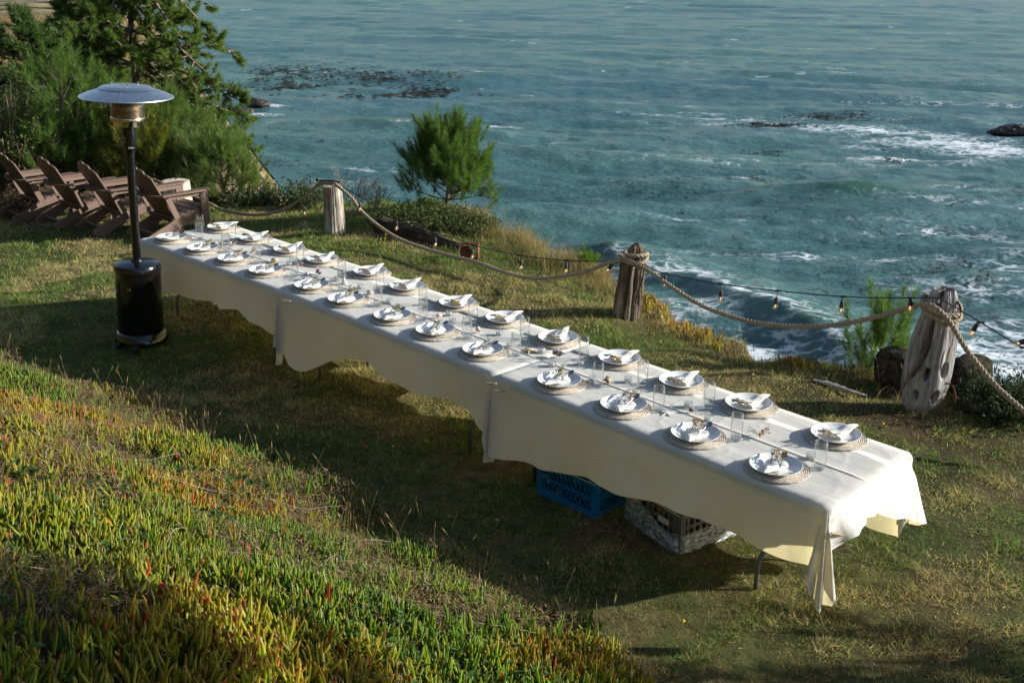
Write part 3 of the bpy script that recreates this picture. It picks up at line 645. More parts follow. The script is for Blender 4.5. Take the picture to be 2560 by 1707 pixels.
q = at(1338, 618, -.05); pine('young_pine', (q[0], q[1]+.05, float(height(q[0], q[1]+.05))), .18, .13, 65, 'tiny bright green pine seedling at the lawn edge before the second post', [(.07, .17, .012), (.10, .2, .02)], whorls=3, nb=5, sub=2, per=80, L=.055, wd=.004, start=.1, up=.8, trunk_r=.008, shootL=.08)
# bushes
q = atd(25, 420, 18.4); shrub('coyote_bush', (q[0], q[1], float(height(q[0], q[1]))-.05), 2.15, 1.15, 71, 'rounded olive green bush above the first chair', GREEN_O, nst=150, leaves=150, lsz=.042)
q = atd(-30, 330, 21); shrub('coyote_bush', (q[0], q[1], float(height(q[0], q[1]))-.05), 1.7, 1.3, 72, 'second olive bush higher up the slope', GREEN_O, nst=110, leaves=110, lsz=.05)
q = atd(55, 440, 17.2); shrub('dry_brush', (q[0], q[1], float(height(q[0], q[1]))-.1), .62, .62, 73, 'brown dry brush heap under the olive bush', [(.20, .13, .075), (.27, .19, .12), (.15, .10, .06)], nst=90, leaves=70, lsz=.035, asp=.25)
LEAFD = [(.030, .050, .016), (.045, .070, .022), (.07, .095, .035), (.05, .065, .03)]
for i, (px, py, z, H, Rd, nst, lab) in enumerate([(620, 470, 0, .42, .40, 46, 'dark leafy shrub at the lawn edge nearest the chairs'), (690, 478, 0, .50, .38, 50, 'taller dark leafy shrub beside the first post'), (565, 475, 0, .30, .38, 36, 'low leafy shrub by the rope behind the last chair'),
                                             (725, 470, 0, .36, .2, 20, 'small leafy shrub touching the first post'), (935, 452, 0, .50, .34, 50, 'leafy shrub leaning against the bushy young pine'), (985, 470, 0, .34, .5, 50, 'low dark shrub under the bushy young pine'),
                                             (880, 462, 0, .30, .42, 40, 'low mixed shrub behind the driftwood log')]):
    q = gat(px, py); shrub('leafy_shrub', (q[0], q[1], float(height(q[0], q[1]))-.02), H, Rd, 80+i, lab, LEAFD, nst=nst, leaves=38, lsz=.042, asp=.55)
for i, (px, py, H, Rd, lab) in enumerate([(2300, 960, .30, .28, 'spiky dark green plant under the rope at the frame edge'), (2355, 960, .38, .30, 'dark plant clump at the frame edge'), (2265, 935, .16, .2, 'low dark plant beside the stump')]):
    q = gat(px, py); shrub('cliff_plant', (q[0], q[1], float(height(q[0], q[1]))-.02), H, Rd, 90+i, lab, [(.018, .035, .016), (.035, .055, .02)], nst=60, leaves=30, lsz=.06, asp=.22)
# ivy-like ground cover on the mound under the small pine
for i, (px, py, H, Rd, lab) in enumerate([(1010, 505, .13, .62, 'green creeping mat on the mound under the bushy young pine'), (930, 505, .12, .5, 'green creeping mat above the driftwood log'), (1080, 520, .10, .4, 'thin green creeping mat at the end of the mound')]):
    q = gat(px, py); shrub('creeping_mat', (q[0], q[1], float(height(q[0], q[1]))-.01), H, Rd, 95+i, lab, [(.035, .06, .014), (.055, .085, .022), (.08, .09, .03)], nst=230, leaves=22, lsz=.026, asp=.8)
# bare twiggy bush
def twig_bush(base, H, seed, label, n0=9):
    r_ = np.random.RandomState(seed); o = empty('bare_bush', base, 0, label, 'bush'); mb = MB()
    def grow(p, d, L, r0, lev):
        e = p + d*L; mid = (p+e)/2 + r_.normal(size=3)*L*.07; mb.tube([p, mid, e], [r0, r0*.8, r0*.55], 4, False)
        if lev > 0:
            for k in range(r_.randint(2, 4)):
                u = .4+.6*r_.rand(); grow(p+(e-p)*u, unit(d + r_.normal(size=3)*.42 + np.array([.10, .12, .12])), L*(.55+.3*r_.rand()), r0*.6, lev-1)
    for i in range(n0):
        a = r_.rand()*6.28; grow(np.array([math.cos(a)*.06, math.sin(a)*.06, 0]), unit(np.array([math.cos(a)*.45+.1, math.sin(a)*.45+.1, 1])), H*.42, .009, 4)
    mb.obj('branch', M['twig'], o, smooth=False); return o
q = at(800, 472, -.12); twig_bush((q[0], q[1], float(height(q[0], q[1]))-.02), .62, 5, 'bare grey twiggy bush right behind the first post')
q = at(862, 476, -.10); twig_bush((q[0], q[1], float(height(q[0], q[1]))-.02), .42, 6, 'smaller bare bush between the first post and the young pine', 7)
q = gat(2275, 930); twig_bush((q[0], q[1], float(height(q[0], q[1]))-.02), .2, 9, 'little dry twig bush beyond the tallest post', 5)

# trees standing outside the frame, whose shade falls across the near lawn and the bank
for i, (x, y, H, Rd, st, nw) in enumerate([(7.35, .3, 4.7, 1.5, .50, 11), (6.55, 1.85, 2.0, .85, .15, 6), (7.9, 2.6, 2.2, .6, .3, 4)]):
    pine('shade_pine', (x, y, float(height(x, y))), H, Rd, 120+i, ['taller pine beyond the frame shading the near corner of the bank', 'lower pine beyond the frame beside the table end', 'slim pine beyond the frame on the sea side'][i], GREEN_M, whorls=nw, nb=6, sub=7 if i == 0 else 4, per=110 if i == 0 else 34, L=.15, wd=.02, start=st, up=.4, trunk_r=.05, shootL=.22)

# ------------------------------------------------------------------ ground cover: blades of grass, ice plant, litter
def blades(P, L, Wd, lean, C, bend=.25, r_=rs, one=False):
    n = len(P); a = r_.rand(n)*6.283; d = np.stack([np.cos(a), np.sin(a), 0*a], 1); sd_ = np.stack([-np.sin(a), np.cos(a), 0*a], 1)
    az2 = r_.rand(n)*6.283; sd_ = np.stack([np.cos(az2), np.sin(az2), 0*a], 1)
    L = L[:, None]; ln = lean[:, None]; hw = (Wd/2)[:, None]*sd_
    up = np.array([[0, 0, 1.]])
    p1 = P + (up*np.cos(ln)+d*np.sin(ln))*L*.55; ln2 = np.minimum(ln+bend+.5*r_.rand(n, 1), 1.75)
    p2 = p1 + (up*np.cos(ln2)+d*np.sin(ln2))*L*.45
    if one:
        V = np.stack([P-hw, P+hw, p2], 1).reshape(-1, 3); return V, np.arange(3*n).reshape(-1, 3), np.repeat(C, 3, 0)
    V = np.stack([P-hw, P+hw, p1+hw*.7, p1-hw*.7, p2], 1).reshape(-1, 3)
    b = np.arange(n)[:, None]*5
    F = np.concatenate([b+[0, 1, 2], b+[0, 2, 3], b+[3, 2, 4]], 0)
    return V, F, np.repeat(C, 5, 0)
def scatter(n, x0, x1, y0, y1, r_=rs):
    return x0+(x1-x0)*r_.rand(n), y0+(y1-y0)*r_.rand(n)
# lawn
x, y = scatter(2150000, -15, 6.0, -3.0, 5.6)
dist = np.hypot(x-CAM[0], y-CAM[1])
keep = (y < edge_y(x)+.15) & (y > bank_y(x)-.15) & (rs.rand(len(x)) < np.clip((8.2/dist)**1.4, .14, 1))
x, y = x[keep], y[keep]; z = height(x, y); P = np.stack([x, y, z-.004], 1); k = in_view(P, 620, 400); P = P[k]; x, y = x[k], y[k]
dist = np.hypot(x-CAM[0], y-CAM[1]); n = len(P)
g = fbm(x*1.3+2, y*1.3, 4); g2 = fbm(x*5, y*5+7, 3); fine = fbm(x*14, y*14, 2)
bare_ = np.maximum(sstep(.5, .1, edge_y(x)-y), np.exp(-(((x-2.5)/1.1)**2+((y-2.45)/.38)**2)))
keep = rs.rand(n) < (.42+.58*sstep(.36, .56, g2*.6+fine*.4))*(1-.6*bare_)
P = P[keep]; x = x[keep]; y = y[keep]; dist = dist[keep]; g = g[keep]; g2 = g2[keep]; bare_ = bare_[keep]; n = len(P)
dry = np.clip(sstep(.44, .64, g)*.85+.22+bare_*.3+ (rs.rand(n)-.5)*.5, 0, 1) > rs.rand(n)*.9+.1
gc = hsv_jit((.135, .200, .050), n, .55, .18); dc = hsv_jit((.40, .34, .17), n, .5, .12); C = np.where(dry[:, None], dc, gc)
L = (.014+.042*rs.rand(n)**1.6)*(.75+1.0*sstep(.48, .72, g2)) * np.clip(dist/9, 1, 1.5); Wd = .0046*np.clip(dist/6.5, .8, 2.2)*(.7+.6*rs.rand(n))
lean = .35+.9*rs.rand(n)
V1, F1, C1 = blades(P, L, Wd, lean, C, one=True)
gr = mesh_obj('lawn_grass', V1, F1, M['grass'], col=C1); tag(gr, 'short green and straw coloured grass of the lawn terrace', 'grass', kind='stuff')
# broad leaved weeds and pine-needle litter in the lawn
x, y = scatter(26000, -3, 5.6, -2.4, 3.2); P = np.stack([x, y, height(x, y)+.004], 1); k = in_view(P, 200, 150) & (y > bank_y(x)) & (y < edge_y(x)-.1) & (fbm(x*2.2+31, y*2.2, 3) > .47); P = P[k]; n = len(P)
L = .05+.07*rs.rand(n); V2, F2, C2 = blades(P, L, .002+.001*rs.rand(n), 1.35+.2*rs.rand(n), hsv_jit((.30, .17, .08), n, .4, .12), bend=.05)
li = mesh_obj('pine_litter', V2, F2, M['grass'], col=C2); tag(li, 'reddish fallen pine needles scattered on the lawn', 'litter', kind='stuff')
# taller dry grass along the cliff edge and on the mound
def edge_grass():
    n = 90000; x = -8.6+12.6*rs.rand(n); off = rs.normal(size=n)*.22+.05; y = edge_y(x)-off
    w_ = np.interp(x, [-8.6, -6, -4.6, -3.4, -1.5, -.6, .6, 1.4, 2.2, 3, 4], [.5, .35, .5, 1, .9, .55, .55, .75, .8, .9, .8])*(.35+1.1*sstep(.4, .62, fbm(x*2.3, y*2.3, 3)))
    k = rs.rand(n) < w_; x, y = x[k], y[k]; n = len(x); P = np.stack([x, y, height(x, y)-.01], 1)
    tall = np.interp(x, [-8.6, -6, -4.2, -3.3, -2.2, -1.4, -.5, .6, 1.5, 2.4, 3.4], [.10, .10, .12, .24, .26, .17, .10, .07, .12, .16, .2])
    L = tall*(.3+1.0*rs.rand(n)**1.5); ed = edge_y(x)-y; grn = rs.rand(n) < .25+.35*sstep(.1, .5, ed)
    C = np.where(grn[:, None], hsv_jit((.075, .11, .025), n, .35), hsv_jit((.33, .25, .14), n, .35, .1))
    return blades(P, L, .0030+.002*rs.rand(n), .15+.75*rs.rand(n)**1.4, C, bend=.3)
V3, F3, C3 = edge_grass(); o = mesh_obj('cliff_edge_grass', V3, F3, M['grass'], col=C3); tag(o, 'taller dry grass bleached by the wind along the cliff edge', 'grass', kind='stuff')
# scrub and dry grass on the slope behind the chairs and on the far headland
x = -9 - 60*rs.rand(100000)**2.2; y = edge_y(x) + 1.6 - (2.5+.35*np.abs(x+9))*rs.rand(len(x)); P = np.stack([x, y, height(x, y)-.02], 1); k = in_view(P, 200, 200); P = P[k]; n = len(P)
dd = np.hypot(P[:, 0]-CAM[0], P[:, 1]-CAM[1]); sz = np.clip(dd/16, .8, 3.2); pm = fbm(P[:, 0]*.5, P[:, 1]*.5, 3); dryk = (rs.rand(n) < sstep(15, 30, dd)*.8+.15)
V7, F7, C7 = blades(P, (.06+.16*rs.rand(n)*pm*2)*sz, 0.014*sz, .2+1.0*rs.rand(n), np.where(dryk[:, None], hsv_jit((.30, .23, .12), n, .4), hsv_jit((.06, .085, .028), n, .5)), bend=.5, one=True)
o = mesh_obj('coastal_scrub', V7, F7, M['grass'], col=C7); tag(o, 'mixed dry grass and low scrub on the slope behind the chairs and the far headland', 'scrub', kind='stuff')
# a few tall single stalks
def stalks(name, pts, Hs_, label, r_=np.random.RandomState(77), colr=(.32, .25, .13)):
    mb = MB(); heads = []
    for (x, y), h in zip(pts, Hs_):
        z = float(height(x, y)); a = r_.rand()*6.28; b = .12+.3*r_.rand(); ts = np.linspace(0, 1, 6)
        P = np.stack([x+math.cos(a)*b*h*ts**2, y+math.sin(a)*b*h*ts**2, z+h*ts*(1-.12*b*ts)], 1); mb.tube(P, .0012*(1-.4*ts), 3, False)
        e = P[-1]; dd = unit(P[-1]-P[-2]); mb.tube([e-dd*.01, e+dd*.008, e+dd*.035], [.0012, .0038, .0008], 4, False)
    V = np.concatenate(mb.V); o = mesh_obj(name, V, mb.F, M['grass'], col=hsv_jit(colr, len(V), .1, .03)); return tag(o, label, 'grass', kind='stuff')
pts = []; hh = []
for i in range(230):
    x = -3.6+7.2*rnd.random(); y = float(bank_y(x))-.02-abs(rnd.gauss(0, .22)); pts.append((x, y)); hh.append(rnd.uniform(.10, .30))
for i in range(120):
    x = rnd.uniform(-1, 4); y = rnd.uniform(-4, -1.6); pts.append((x, y)); hh.append(rnd.uniform(.1, .26))
stalks('seed_stalk', pts, hh, 'thin dry grass stalks with seed heads standing out of the bank')
pts = [(rnd.uniform(.2, 3.4), 0) for i in range(70)] + [(rnd.uniform(-4.2, -1), 0) for i in range(110)]; pts = [(x, float(edge_y(x))-abs(rnd.gauss(0, .15))) for x, _ in pts]
stalks('cliff_stalk', pts, [rnd.uniform(.15, .38) for _ in pts], 'thin bleached grass stalks standing up against the sea')

# ice plant on the bank
def iceplant(n_clump, x0, x1, y0, y1, cond, seed, name, label, red=1.0, scale=1.0, per=(4, 8)):
    r_ = np.random.RandomState(seed)
    cx, cy = scatter(n_clump, x0, x1, y0, y1, r_); k = cond(cx, cy); cx, cy = cx[k], cy[k]
    Pc = np.stack([cx, cy, height(cx, cy)], 1); k = in_view(Pc, 750, 420); cx, cy = cx[k], cy[k]
    dens = .28+.72*sstep(.38, .50, fbm(cx*1.6+11, cy*1.6+5, 3)); k = r_.rand(len(cx)) < dens; cx, cy = cx[k], cy[k]
    m = r_.randint(per[0], per[1], len(cx)); ix = np.repeat(np.arange(len(cx)), m); n = len(ix)
    hz = (.0+.19*fbm(cx*2.1, cy*2.1+3, 3)**1.3)[ix]
    bx = cx[ix]+r_.normal(size=n)*.013; by = cy[ix]+r_.normal(size=n)*.013
    B = np.stack([bx, by, height(bx, by)+hz*(.25+.75*r_.rand(n))-.02], 1)
    ca = r_.rand(len(cx))*6.28; a = ca[ix] + r_.randint(0, 4, n)*1.571 + r_.normal(size=n)*.3
    cl_ = (r_.normal(size=(len(cx), 2))*.28)[ix]
    tilt = .12+.85*r_.rand(n)**1.4
    d0 = unit(np.stack([np.cos(a)*np.sin(tilt)+cl_[:, 0]-.03, np.sin(a)*np.sin(tilt)+cl_[:, 1]+.12, np.cos(tilt)], 1))
    curve = unit(np.stack([-np.cos(a), -np.sin(a), 0.8+0*a], 1))
    L = (.038+.054*r_.rand(n)**1.3)*scale; Wd = (.0070+.0036*r_.rand(n))*scale*(L/.06/scale)**.4
    s1 = unit(np.cross(d0, curve)); s2 = unit(np.cross(s1, d0))
    rings = [(0, .72), (.42, 1.0), (.84, .68)]
    V = []
    for t, w_ in rings:
        c = B + d0*(t*L)[:, None] + curve*(.16*t*t*L)[:, None]
        for q in range(3):
            an = 2*math.pi*q/3+.5; V.append(c + s1*(math.cos(an)*Wd*w_*.55)[:, None] + s2*(math.sin(an)*Wd*w_*.75)[:, None])
    V.append(B + d0*L[:, None] + curve*(.18*L)[:, None])
    V = np.stack(V, 1); nv = V.shape[1]
    f = []
    for i in range(2):
        for q in range(3):
            a_, b_, c_, e_ = i*3+q, i*3+(q+1) % 3, (i+1)*3+(q+1) % 3, (i+1)*3+q; f += [(a_, b_, c_), (a_, c_, e_)]
    for q in range(3): f.append((6+q, 6+(q+1) % 3, 9))
    Fx = (np.arange(n)[:, None, None]*nv + np.array(f)[None]).reshape(-1, 3)
    # colour: green to yellow-green with redder patches and tips
    rp_ = np.clip(sstep(.50, .66, fbm(cx*.85+3.3, cy*.85+8, 3))*1.0 + sstep(-1.9, -3.6, cy)*.5 + sstep(2.2, .4, cx)*sstep(-2.2, -3.0, cy)*.35, 0, 1)*red
    rdd = np.clip(rp_[ix]*.85+(r_.rand(n)-.72)*.5, 0, 1)
    green = hsv_jit((.085, .18, .024), n, .45, .14, r_); yel = hsv_jit((.38, .42, .032), n, .25, .1, r_); redc = hsv_jit((.42, .10, .05), n, .3, .1, r_)
    ymix = np.clip(.22+rdd*.9+(r_.rand(n)-.5)*.6, 0, 1)[:, None]
    base = green*(1-ymix)+yel*ymix; full_red = (r_.rand(n) < .004+.09*rdd)[:, None]; base = np.where(full_red, redc, base)
    tipc = base*(1-.75*rdd[:, None]) + redc*(.75*rdd[:, None])
    tv = np.array([0, 0, 0, .25, .25, .25, .75, .75, .75, 1.])[None, :, None]
    Cc = base[:, None]*(1-tv)+tipc[:, None]*tv
    Cc = np.broadcast_to(Cc, (n, nv, 3)).reshape(-1, 3)
    o = mesh_obj(name, V.reshape(-1, 3), Fx, M['succulent'], smooth=True, col=Cc)
    return tag(o, label, 'ground cover', kind='stuff')
iceplant(31000, -7.5, 5.2, -4.9, -1.15, lambda x, y: (y < bank_y(x)-.02) & (rs.rand(len(x)) < .5+.5*sstep(9.5, 4.5, np.hypot(x-CAM[0], y-CAM[1])+.0)), 31, 'ice_plant', 'fleshy green, yellow and red ice plant covering the near bank')
iceplant(900, -.9, 1.6, 2.6, 3.6, lambda x, y: (np.abs(edge_y(x)-y-.10) < .17) & (fbm(x*2, y*2, 2) > .42), 32, 'ice_plant', 'reddish ice plant spilling along the cliff edge by the middle post', red=1.3, scale=.8)
iceplant(1400, -7.6, -5.2, 3.4, 4.9, lambda x, y: (np.abs(edge_y(x)-y-.35) < .3), 33, 'ice_plant', 'red tinged ice plant by the rope behind the chairs', red=1.2)
# dry bracken and dead stems in the bank
x, y = scatter(330000, -6, 5, -4.7, -1.2); k = (y < bank_y(x)+.06); x, y = x[k], y[k]
pm = fbm(x*1.6+11, y*1.6+5, 3); k = rs.rand(len(x)) < .05+.95*np.clip(sstep(.50, .38, pm)*.8+sstep(.25, .0, bank_y(x)-y)*.35+sstep(.5, -2.5, x)*.40, 0, 1); x, y = x[k], y[k]
P = np.stack([x, y, height(x, y)+.02+.12*rs.rand(len(x))*fbm(x*2.1, y*2.1+3, 3)*1.7], 1); k = in_view(P, 700, 400); P = P[k]; n = len(P)
V4, F4, C4 = blades(P, .014+.045*rs.rand(n)**2, .003+.005*rs.rand(n), .3+1.2*rs.rand(n), hsv_jit((.34, .235, .13), n, .45, .12), bend=.9, one=True)
o = mesh_obj('dry_bracken', V4, F4, M['grass'], col=C4); tag(o, 'brown crumbled bracken and dead leaves among the ice plant', 'dry plants', kind='stuff')
x, y = scatter(34000, -6, 5, -4.7, -1.1); k = (y < bank_y(x)+.08); x, y = x[k], y[k]; P = np.stack([x, y, height(x, y)+.02], 1); k = in_view(P, 700, 400); P = P[k]; n = len(P)
nearedge = (bank_y(P[:, 0])-P[:, 1]) < .25
V5, F5, C5 = blades(P, .06+.10*rs.rand(n), .0016+.0012*rs.rand(n), .15+.9*rs.rand(n), np.where((rs.rand(n) < .5)[:, None], hsv_jit((.30, .23, .12), n, .35), hsv_jit((.10, .15, .03), n, .3)), bend=.4)
o = mesh_obj('bank_grass', V5, F5, M['grass'], col=C5); tag(o, 'long thin green and dry grass blades growing through the ice plant', 'grass', kind='stuff')
# long fallen stems across the bank
mb = MB()
for i in range(46):
    x = rnd.uniform(-1.5, 3.6); y = rnd.uniform(-4.2, -1.7); a = rnd.uniform(0, 3.14); L = rnd.uniform(.2, .75); ts = np.linspace(-1, 1, 9)
    px_ = x+math.cos(a)*ts*L/2; py_ = y+math.sin(a)*ts*L/2+.04*ts**2; pz_ = height(px_, py_)+.075+.02*np.sin(ts*3+i); mb.tube(np.stack([px_, py_, pz_], 1), .0010, 4, False)
o = mb.obj('fallen_stem', M['twig']); tag(o, 'long dry stems fallen across the ice plant', 'dry plants', kind='stuff')
# bramble leaves low on the bank, toothed three part leaves
x, y = scatter(1500, .6, 3.6, -3.9, -1.9); k = fbm(x*1.5+7, y*1.5+2, 3) > .55; x, y = x[k], y[k]; P = np.stack([x, y, height(x, y)+.085+.02*rs.rand(len(x))], 1); n = len(P)
a = rs.rand(n)*6.28; vv = []
for dx, dy in ((0, 0), (.4, .32), (.75, .28), (1, 0), (.75, -.28), (.4, -.32)):
    s_ = .045; vv.append(P + np.stack([(np.cos(a)*dx-np.sin(a)*dy)*s_, (np.sin(a)*dx+np.cos(a)*dy)*s_, (.012*abs(dy)/.32-.01*dx)+0*a], 1))
V6 = np.stack(vv, 1).reshape(-1, 3); b = np.arange(n)[:, None]*6; F6 = np.concatenate([b+[0, 4, 5], b+[0, 3, 4], b+[0, 2, 3], b+[0, 1, 2]], 0)
o = mesh_obj('bramble', V6, F6, M['leaf'], col=np.repeat(hsv_jit((.05, .10, .025), n, .35), 6, 0)); tag(o, 'dark bramble leaves creeping over the lower bank', 'bramble', kind='stuff')
# small yellow flowers in the lawn
mb = MB()
for i in range(46):
    x, y = (rnd.uniform(-9, 3), rnd.uniform(-1, 2.6)) if i > 6 else (rnd.uniform(-4.3, -3.4), rnd.uniform(2.3, 2.8))
    z = float(height(x, y)); h = rnd.uniform(.03, .05) if i > 6 else rnd.uniform(.05, .14); mb.tube([(x, y, z), (x, y, z+h)], .0012, 3); V, F = lathe([(0, h), (.011, h+.002), (.006, h+.008), (0, h+.008)], 6); mb.add(V+[x, y, z], F)
M['yellow'] = mat_simple('yellow_petals', (.55, .38, .02), rough=.6); o = mb.obj('dandelion', M['yellow']); tag(o, 'tiny yellow dandelion flowers dotted over the lawn', 'flowers', kind='stuff')

# ------------------------------------------------------------------ tables and their cloths
H0 = .745
ORD = ['nearest', 'second', 'third', 'fourth', 'fifth', 'sixth', 'seventh', 'eighth', 'ninth', 'tenth', 'eleventh', 'twelfth', 'thirteenth']
A_, B_, S1F, S1B, S2F, S2B, C_, D_ = [np.array(p) for p in ((-3.513, -.446), (-3.469, .455), (-1.275, -.385), (-1.265, .49), (1.15, -.392), (1.16, .468), (3.477, .445), (3.524, -.43))]
GAP = .012
def hemf(xs_, zs_): return lambda p: np.interp(p[0], xs_, zs_)
far_front = hemf([-3.5, -3.1, -2.6, -2.25, -2.19, -2.13, -2.0, -1.84, -1.76, -1.5, -1.3], [.40, .36, .39, .43, .46, .41, .44, .47, .43, .40, .30])
mid_front = hemf([-1.25, -1.15, -1.0, -.9, -.6, -.41, -.15, .05, .34, .66, .92, 1.13], [.26, .20, .17, .20, .36, .43, .47, .43, .40, .45, .43, .32])
near_front = hemf([1.16, 1.28, 1.42, 1.61, 1.95, 2.25, 2.5, 2.8, 3.02, 3.24, 3.46], [.22, .22, .26, .27, .33, .35, .40, .42, .40, .39, .42])
def tablecloth(label, q, hems, sails, seed, endflare=.02):
    """q: four corners (front far-end, front near-end, back near-end, back far-end) anticlockwise seen from above."""
    q = [np.array(p, float) for p in q]; r_ = np.random.RandomState(seed)
    nx_, ny_ = 60, 22
    us = np.linspace(0, 1, nx_+1)
    vs_ = sorted(list(np.linspace(0, 1, ny_-5)) + [.46-.0065, .46-.0025, .46+.0025, .46+.0065, .75-.008, .75])
    ny_ = len(vs_)-1; V = []
    for v in vs_:
        for u in us:
            p = (q[0]*(1-u)+q[1]*u)*(1-v) + (q[3]*(1-u)+q[2]*u)*v
            edge = min(1, min(u, 1-u)*40)*min(1, min(v, 1-v)*16)
            z = H0 + edge*(.0022*(float(fbm(np.array(p[0]*2.2+seed), np.array(p[1]*5), 3))-.5)*2)
            if abs(v-.46) < .005: z += .0040*edge
            V.append((p[0], p[1], z-(1-edge)*.004))
    W1 = nx_+1; F = [[j*W1+i, j*W1+i+1, (j+1)*W1+i+1, (j+1)*W1+i] for j in range(ny_) for i in range(nx_)]
    # perimeter: list of (top vertex, position, outward normal, hem height, sail weight, fan position)
    per = []
    K = 12
    def side(a, b): d = q[b]-q[a]; d = d/np.linalg.norm(d); return np.array([d[1], -d[0]])
    Nn = [side(0, 1), side(1, 2), side(2, 3), side(3, 0)]
    sidx = [[i for i in range(nx_+1)], [j*W1+nx_ for j in range(ny_+1)], [ny_*W1+i for i in range(nx_, -1, -1)], [j*W1 for j in range(ny_, -1, -1)]]
    for s_ in range(4):
        ids = sidx[s_]; L = len(ids)
        for k in range(L-1):
            p = np.array(V[ids[k]][:2]); f = k/(L-1)
            if k == 0:
                n0, n1 = Nn[s_-1], Nn[s_]; a0 = math.atan2(n0[1], n0[0]); da = (math.atan2(n1[1], n1[0])-a0) % (2*math.pi)
                for c in range(K+1):
                    aa = a0+da*c/K; per.append((ids[0], p, np.array([math.cos(aa), math.sin(aa)]), None, s_, c/K, f))
            else: per.append((ids[k], p, Nn[s_], hems[s_](p), s_, None, f))
    n = len(per); rows = 20; base = len(V); Pm = []
    for k, (iv, p, nn, hz, s_, fan, f) in enumerate(per):
        col_ = []
        if fan is not None:
            zb, spread_, nf = sails[s_]
            hprev = hems[s_-1](p); hnext = hems[s_](p); edgeh = hprev*(1-fan)+hnext*fan
            hz = edgeh + (zb-edgeh)*math.sin(math.pi*fan)**.35
        tang = np.array([-nn[1], nn[0]])
        for r0 in range(1, rows+1):
            v = (r0/rows); z = H0-.006-(H0-.006-hz)*v
            if fan is None:
                cd_ = min(f, 1-f)*(np.linalg.norm(q[(s_+1) % 4]-q[s_]))
                ph = p[0]*2.3+p[1]*5+seed
                o_ = .010 + (endflare if s_ in (1, 3) else .018)*v + v*v*(.020*math.sin(ph*2.1)+.014*math.sin(ph*5.3+1)+.010*math.sin(ph*13+seed)*math.exp(-cd_*1.5)) + .05*v*math.exp(-cd_/.12)*(1 if True else 0)*(.4+.6*math.sin(cd_*60)**2)*.5
                gx, gzz = p[0]*1.0+p[1]*2.1, z
                o_ += v**.7*(.030*(float(fbm(np.array(gx*1.9+seed*7), np.array(gzz*1.1), 3))-.5) + .013*(float(fbm(np.array(gx*6+gzz*5+seed), np.array(gzz*2.5-gx), 3))-.5))
                sh = 0
            else:
                zb, spread_, nf = sails[s_]
                pin = math.exp(-((v-.17)/.10)**2)
                o_ = .008 + .012*math.sin(min(1, v*8)*1.57) + (spread_*v**1.2)*(.55+.45*math.cos(2*math.pi*nf*fan))*(1-.85*pin)
                sh = (fan-.5)*.035*v
            x_, y_ = p + nn*o_ + tang*sh
            if s_ in (1, 3) and fan is None: z -= 0
            col_.append((x_, y_, z))
        Pm.append(col_)
    for r0 in range(rows):
        for k in range(n): V.append(Pm[k][r0])
    for k in range(n):
        k2 = (k+1) % n; a, b = per[k][0], per[k2][0]
        if a == b: F.append([a, base+k, base+k2])
        else: F.append([a, base+k, base+k2, b])
        for r0 in range(rows-1): F.append([base+r0*n+k, base+(r0+1)*n+k, base+(r0+1)*n+k2, base+r0*n+k2])
    o = mesh_obj('tablecloth', V, [f_[::-1] for f_ in F], M['cloth'], smooth=True)
    return tag(o, label, 'tablecloth', 'white cloths over the three joined tables')
fx = np.array([GAP, 0])
def lvl(a, amp=.03, k=7.0): return lambda p: a + amp*math.sin(p[0]*k)+amp*.6*math.sin(p[0]*k*2.3+1)
tablecloth('off white cloth over the far table beside the patio heater', [A_, S1F-fx, S1B-fx, B_], [far_front, lvl(.5, 0), lvl(.13), lvl(.36, .0)], [(.25, .05, 2), (.28, .06, 2), (.3, .03, 2), (.15, .05, 2)], 1)
tablecloth('off white cloth over the middle table', [S1F+fx, S2F-fx, S2B-fx, S1B+fx], [mid_front, lvl(.5, 0), lvl(.20), lvl(.5, 0)], [(.14, .06, 2), (.18, .06, 2), (.2, .03, 2), (.2, .03, 2)], 2)
near_end = lambda p: float(np.interp(p[1], [-.43, -.36, -.2, -.05, .13, .28, .40], [.52, .60, .62, .605, .50, .45, .38]))
tablecloth('off white cloth over the near table, its corners hanging in pointed folds', [S2F+fx, D_, C_, S2B+fx], [near_front, near_end, lvl(.22, .02), lvl(.5, 0)], [(.15, .06, 2), (.235, .09, 2.5), (.33, .12, 2.5), (.2, .03, 2)], 3, endflare=.07)
M['foot'] = mat_simple('rubber_foot', (.03, .03, .03), rough=.6)
for i, (qa, qb, lab) in enumerate((((A_+B_)/2, (S1F+S1B)/2, 'far folding table, grey legs under the cloth beside the patio heater'), ((S1F+S1B)/2, (S2F+S2B)/2, 'middle folding table with grey bent legs under the cloth'), ((S2F+S2B)/2, (C_+D_)/2, 'near folding table with grey bent legs and crates beneath'))):
    c = (qa+qb)/2; dv = qb-qa; Lt = np.linalg.norm(dv)-.06; an = math.atan2(dv[1], dv[0])
    t_ = empty('folding_table', (c[0], c[1], 0), an, lab, 'table', 'three folding tables set end to end')
    MB().box((0, 0, H0-.035), (Lt, .80, .045), ch=.01).obj('tabletop', M['tabletop'], t_)
    for sx in (-1, 1):
        for sy in (-1, 1):
            xx = sx*(Lt/2-(.43 if sx > 0 else .14)); P = [(xx, sy*.235, -.03), (xx, sy*.230, .15), (xx+.004, sy*.222, .185), (xx+.05, sy*.14, .36), (xx+.055, sy*.13, H0-.06)]
            MB().tube(P, .0135, 10).obj('leg', M['legmetal'], t_, smooth=True)
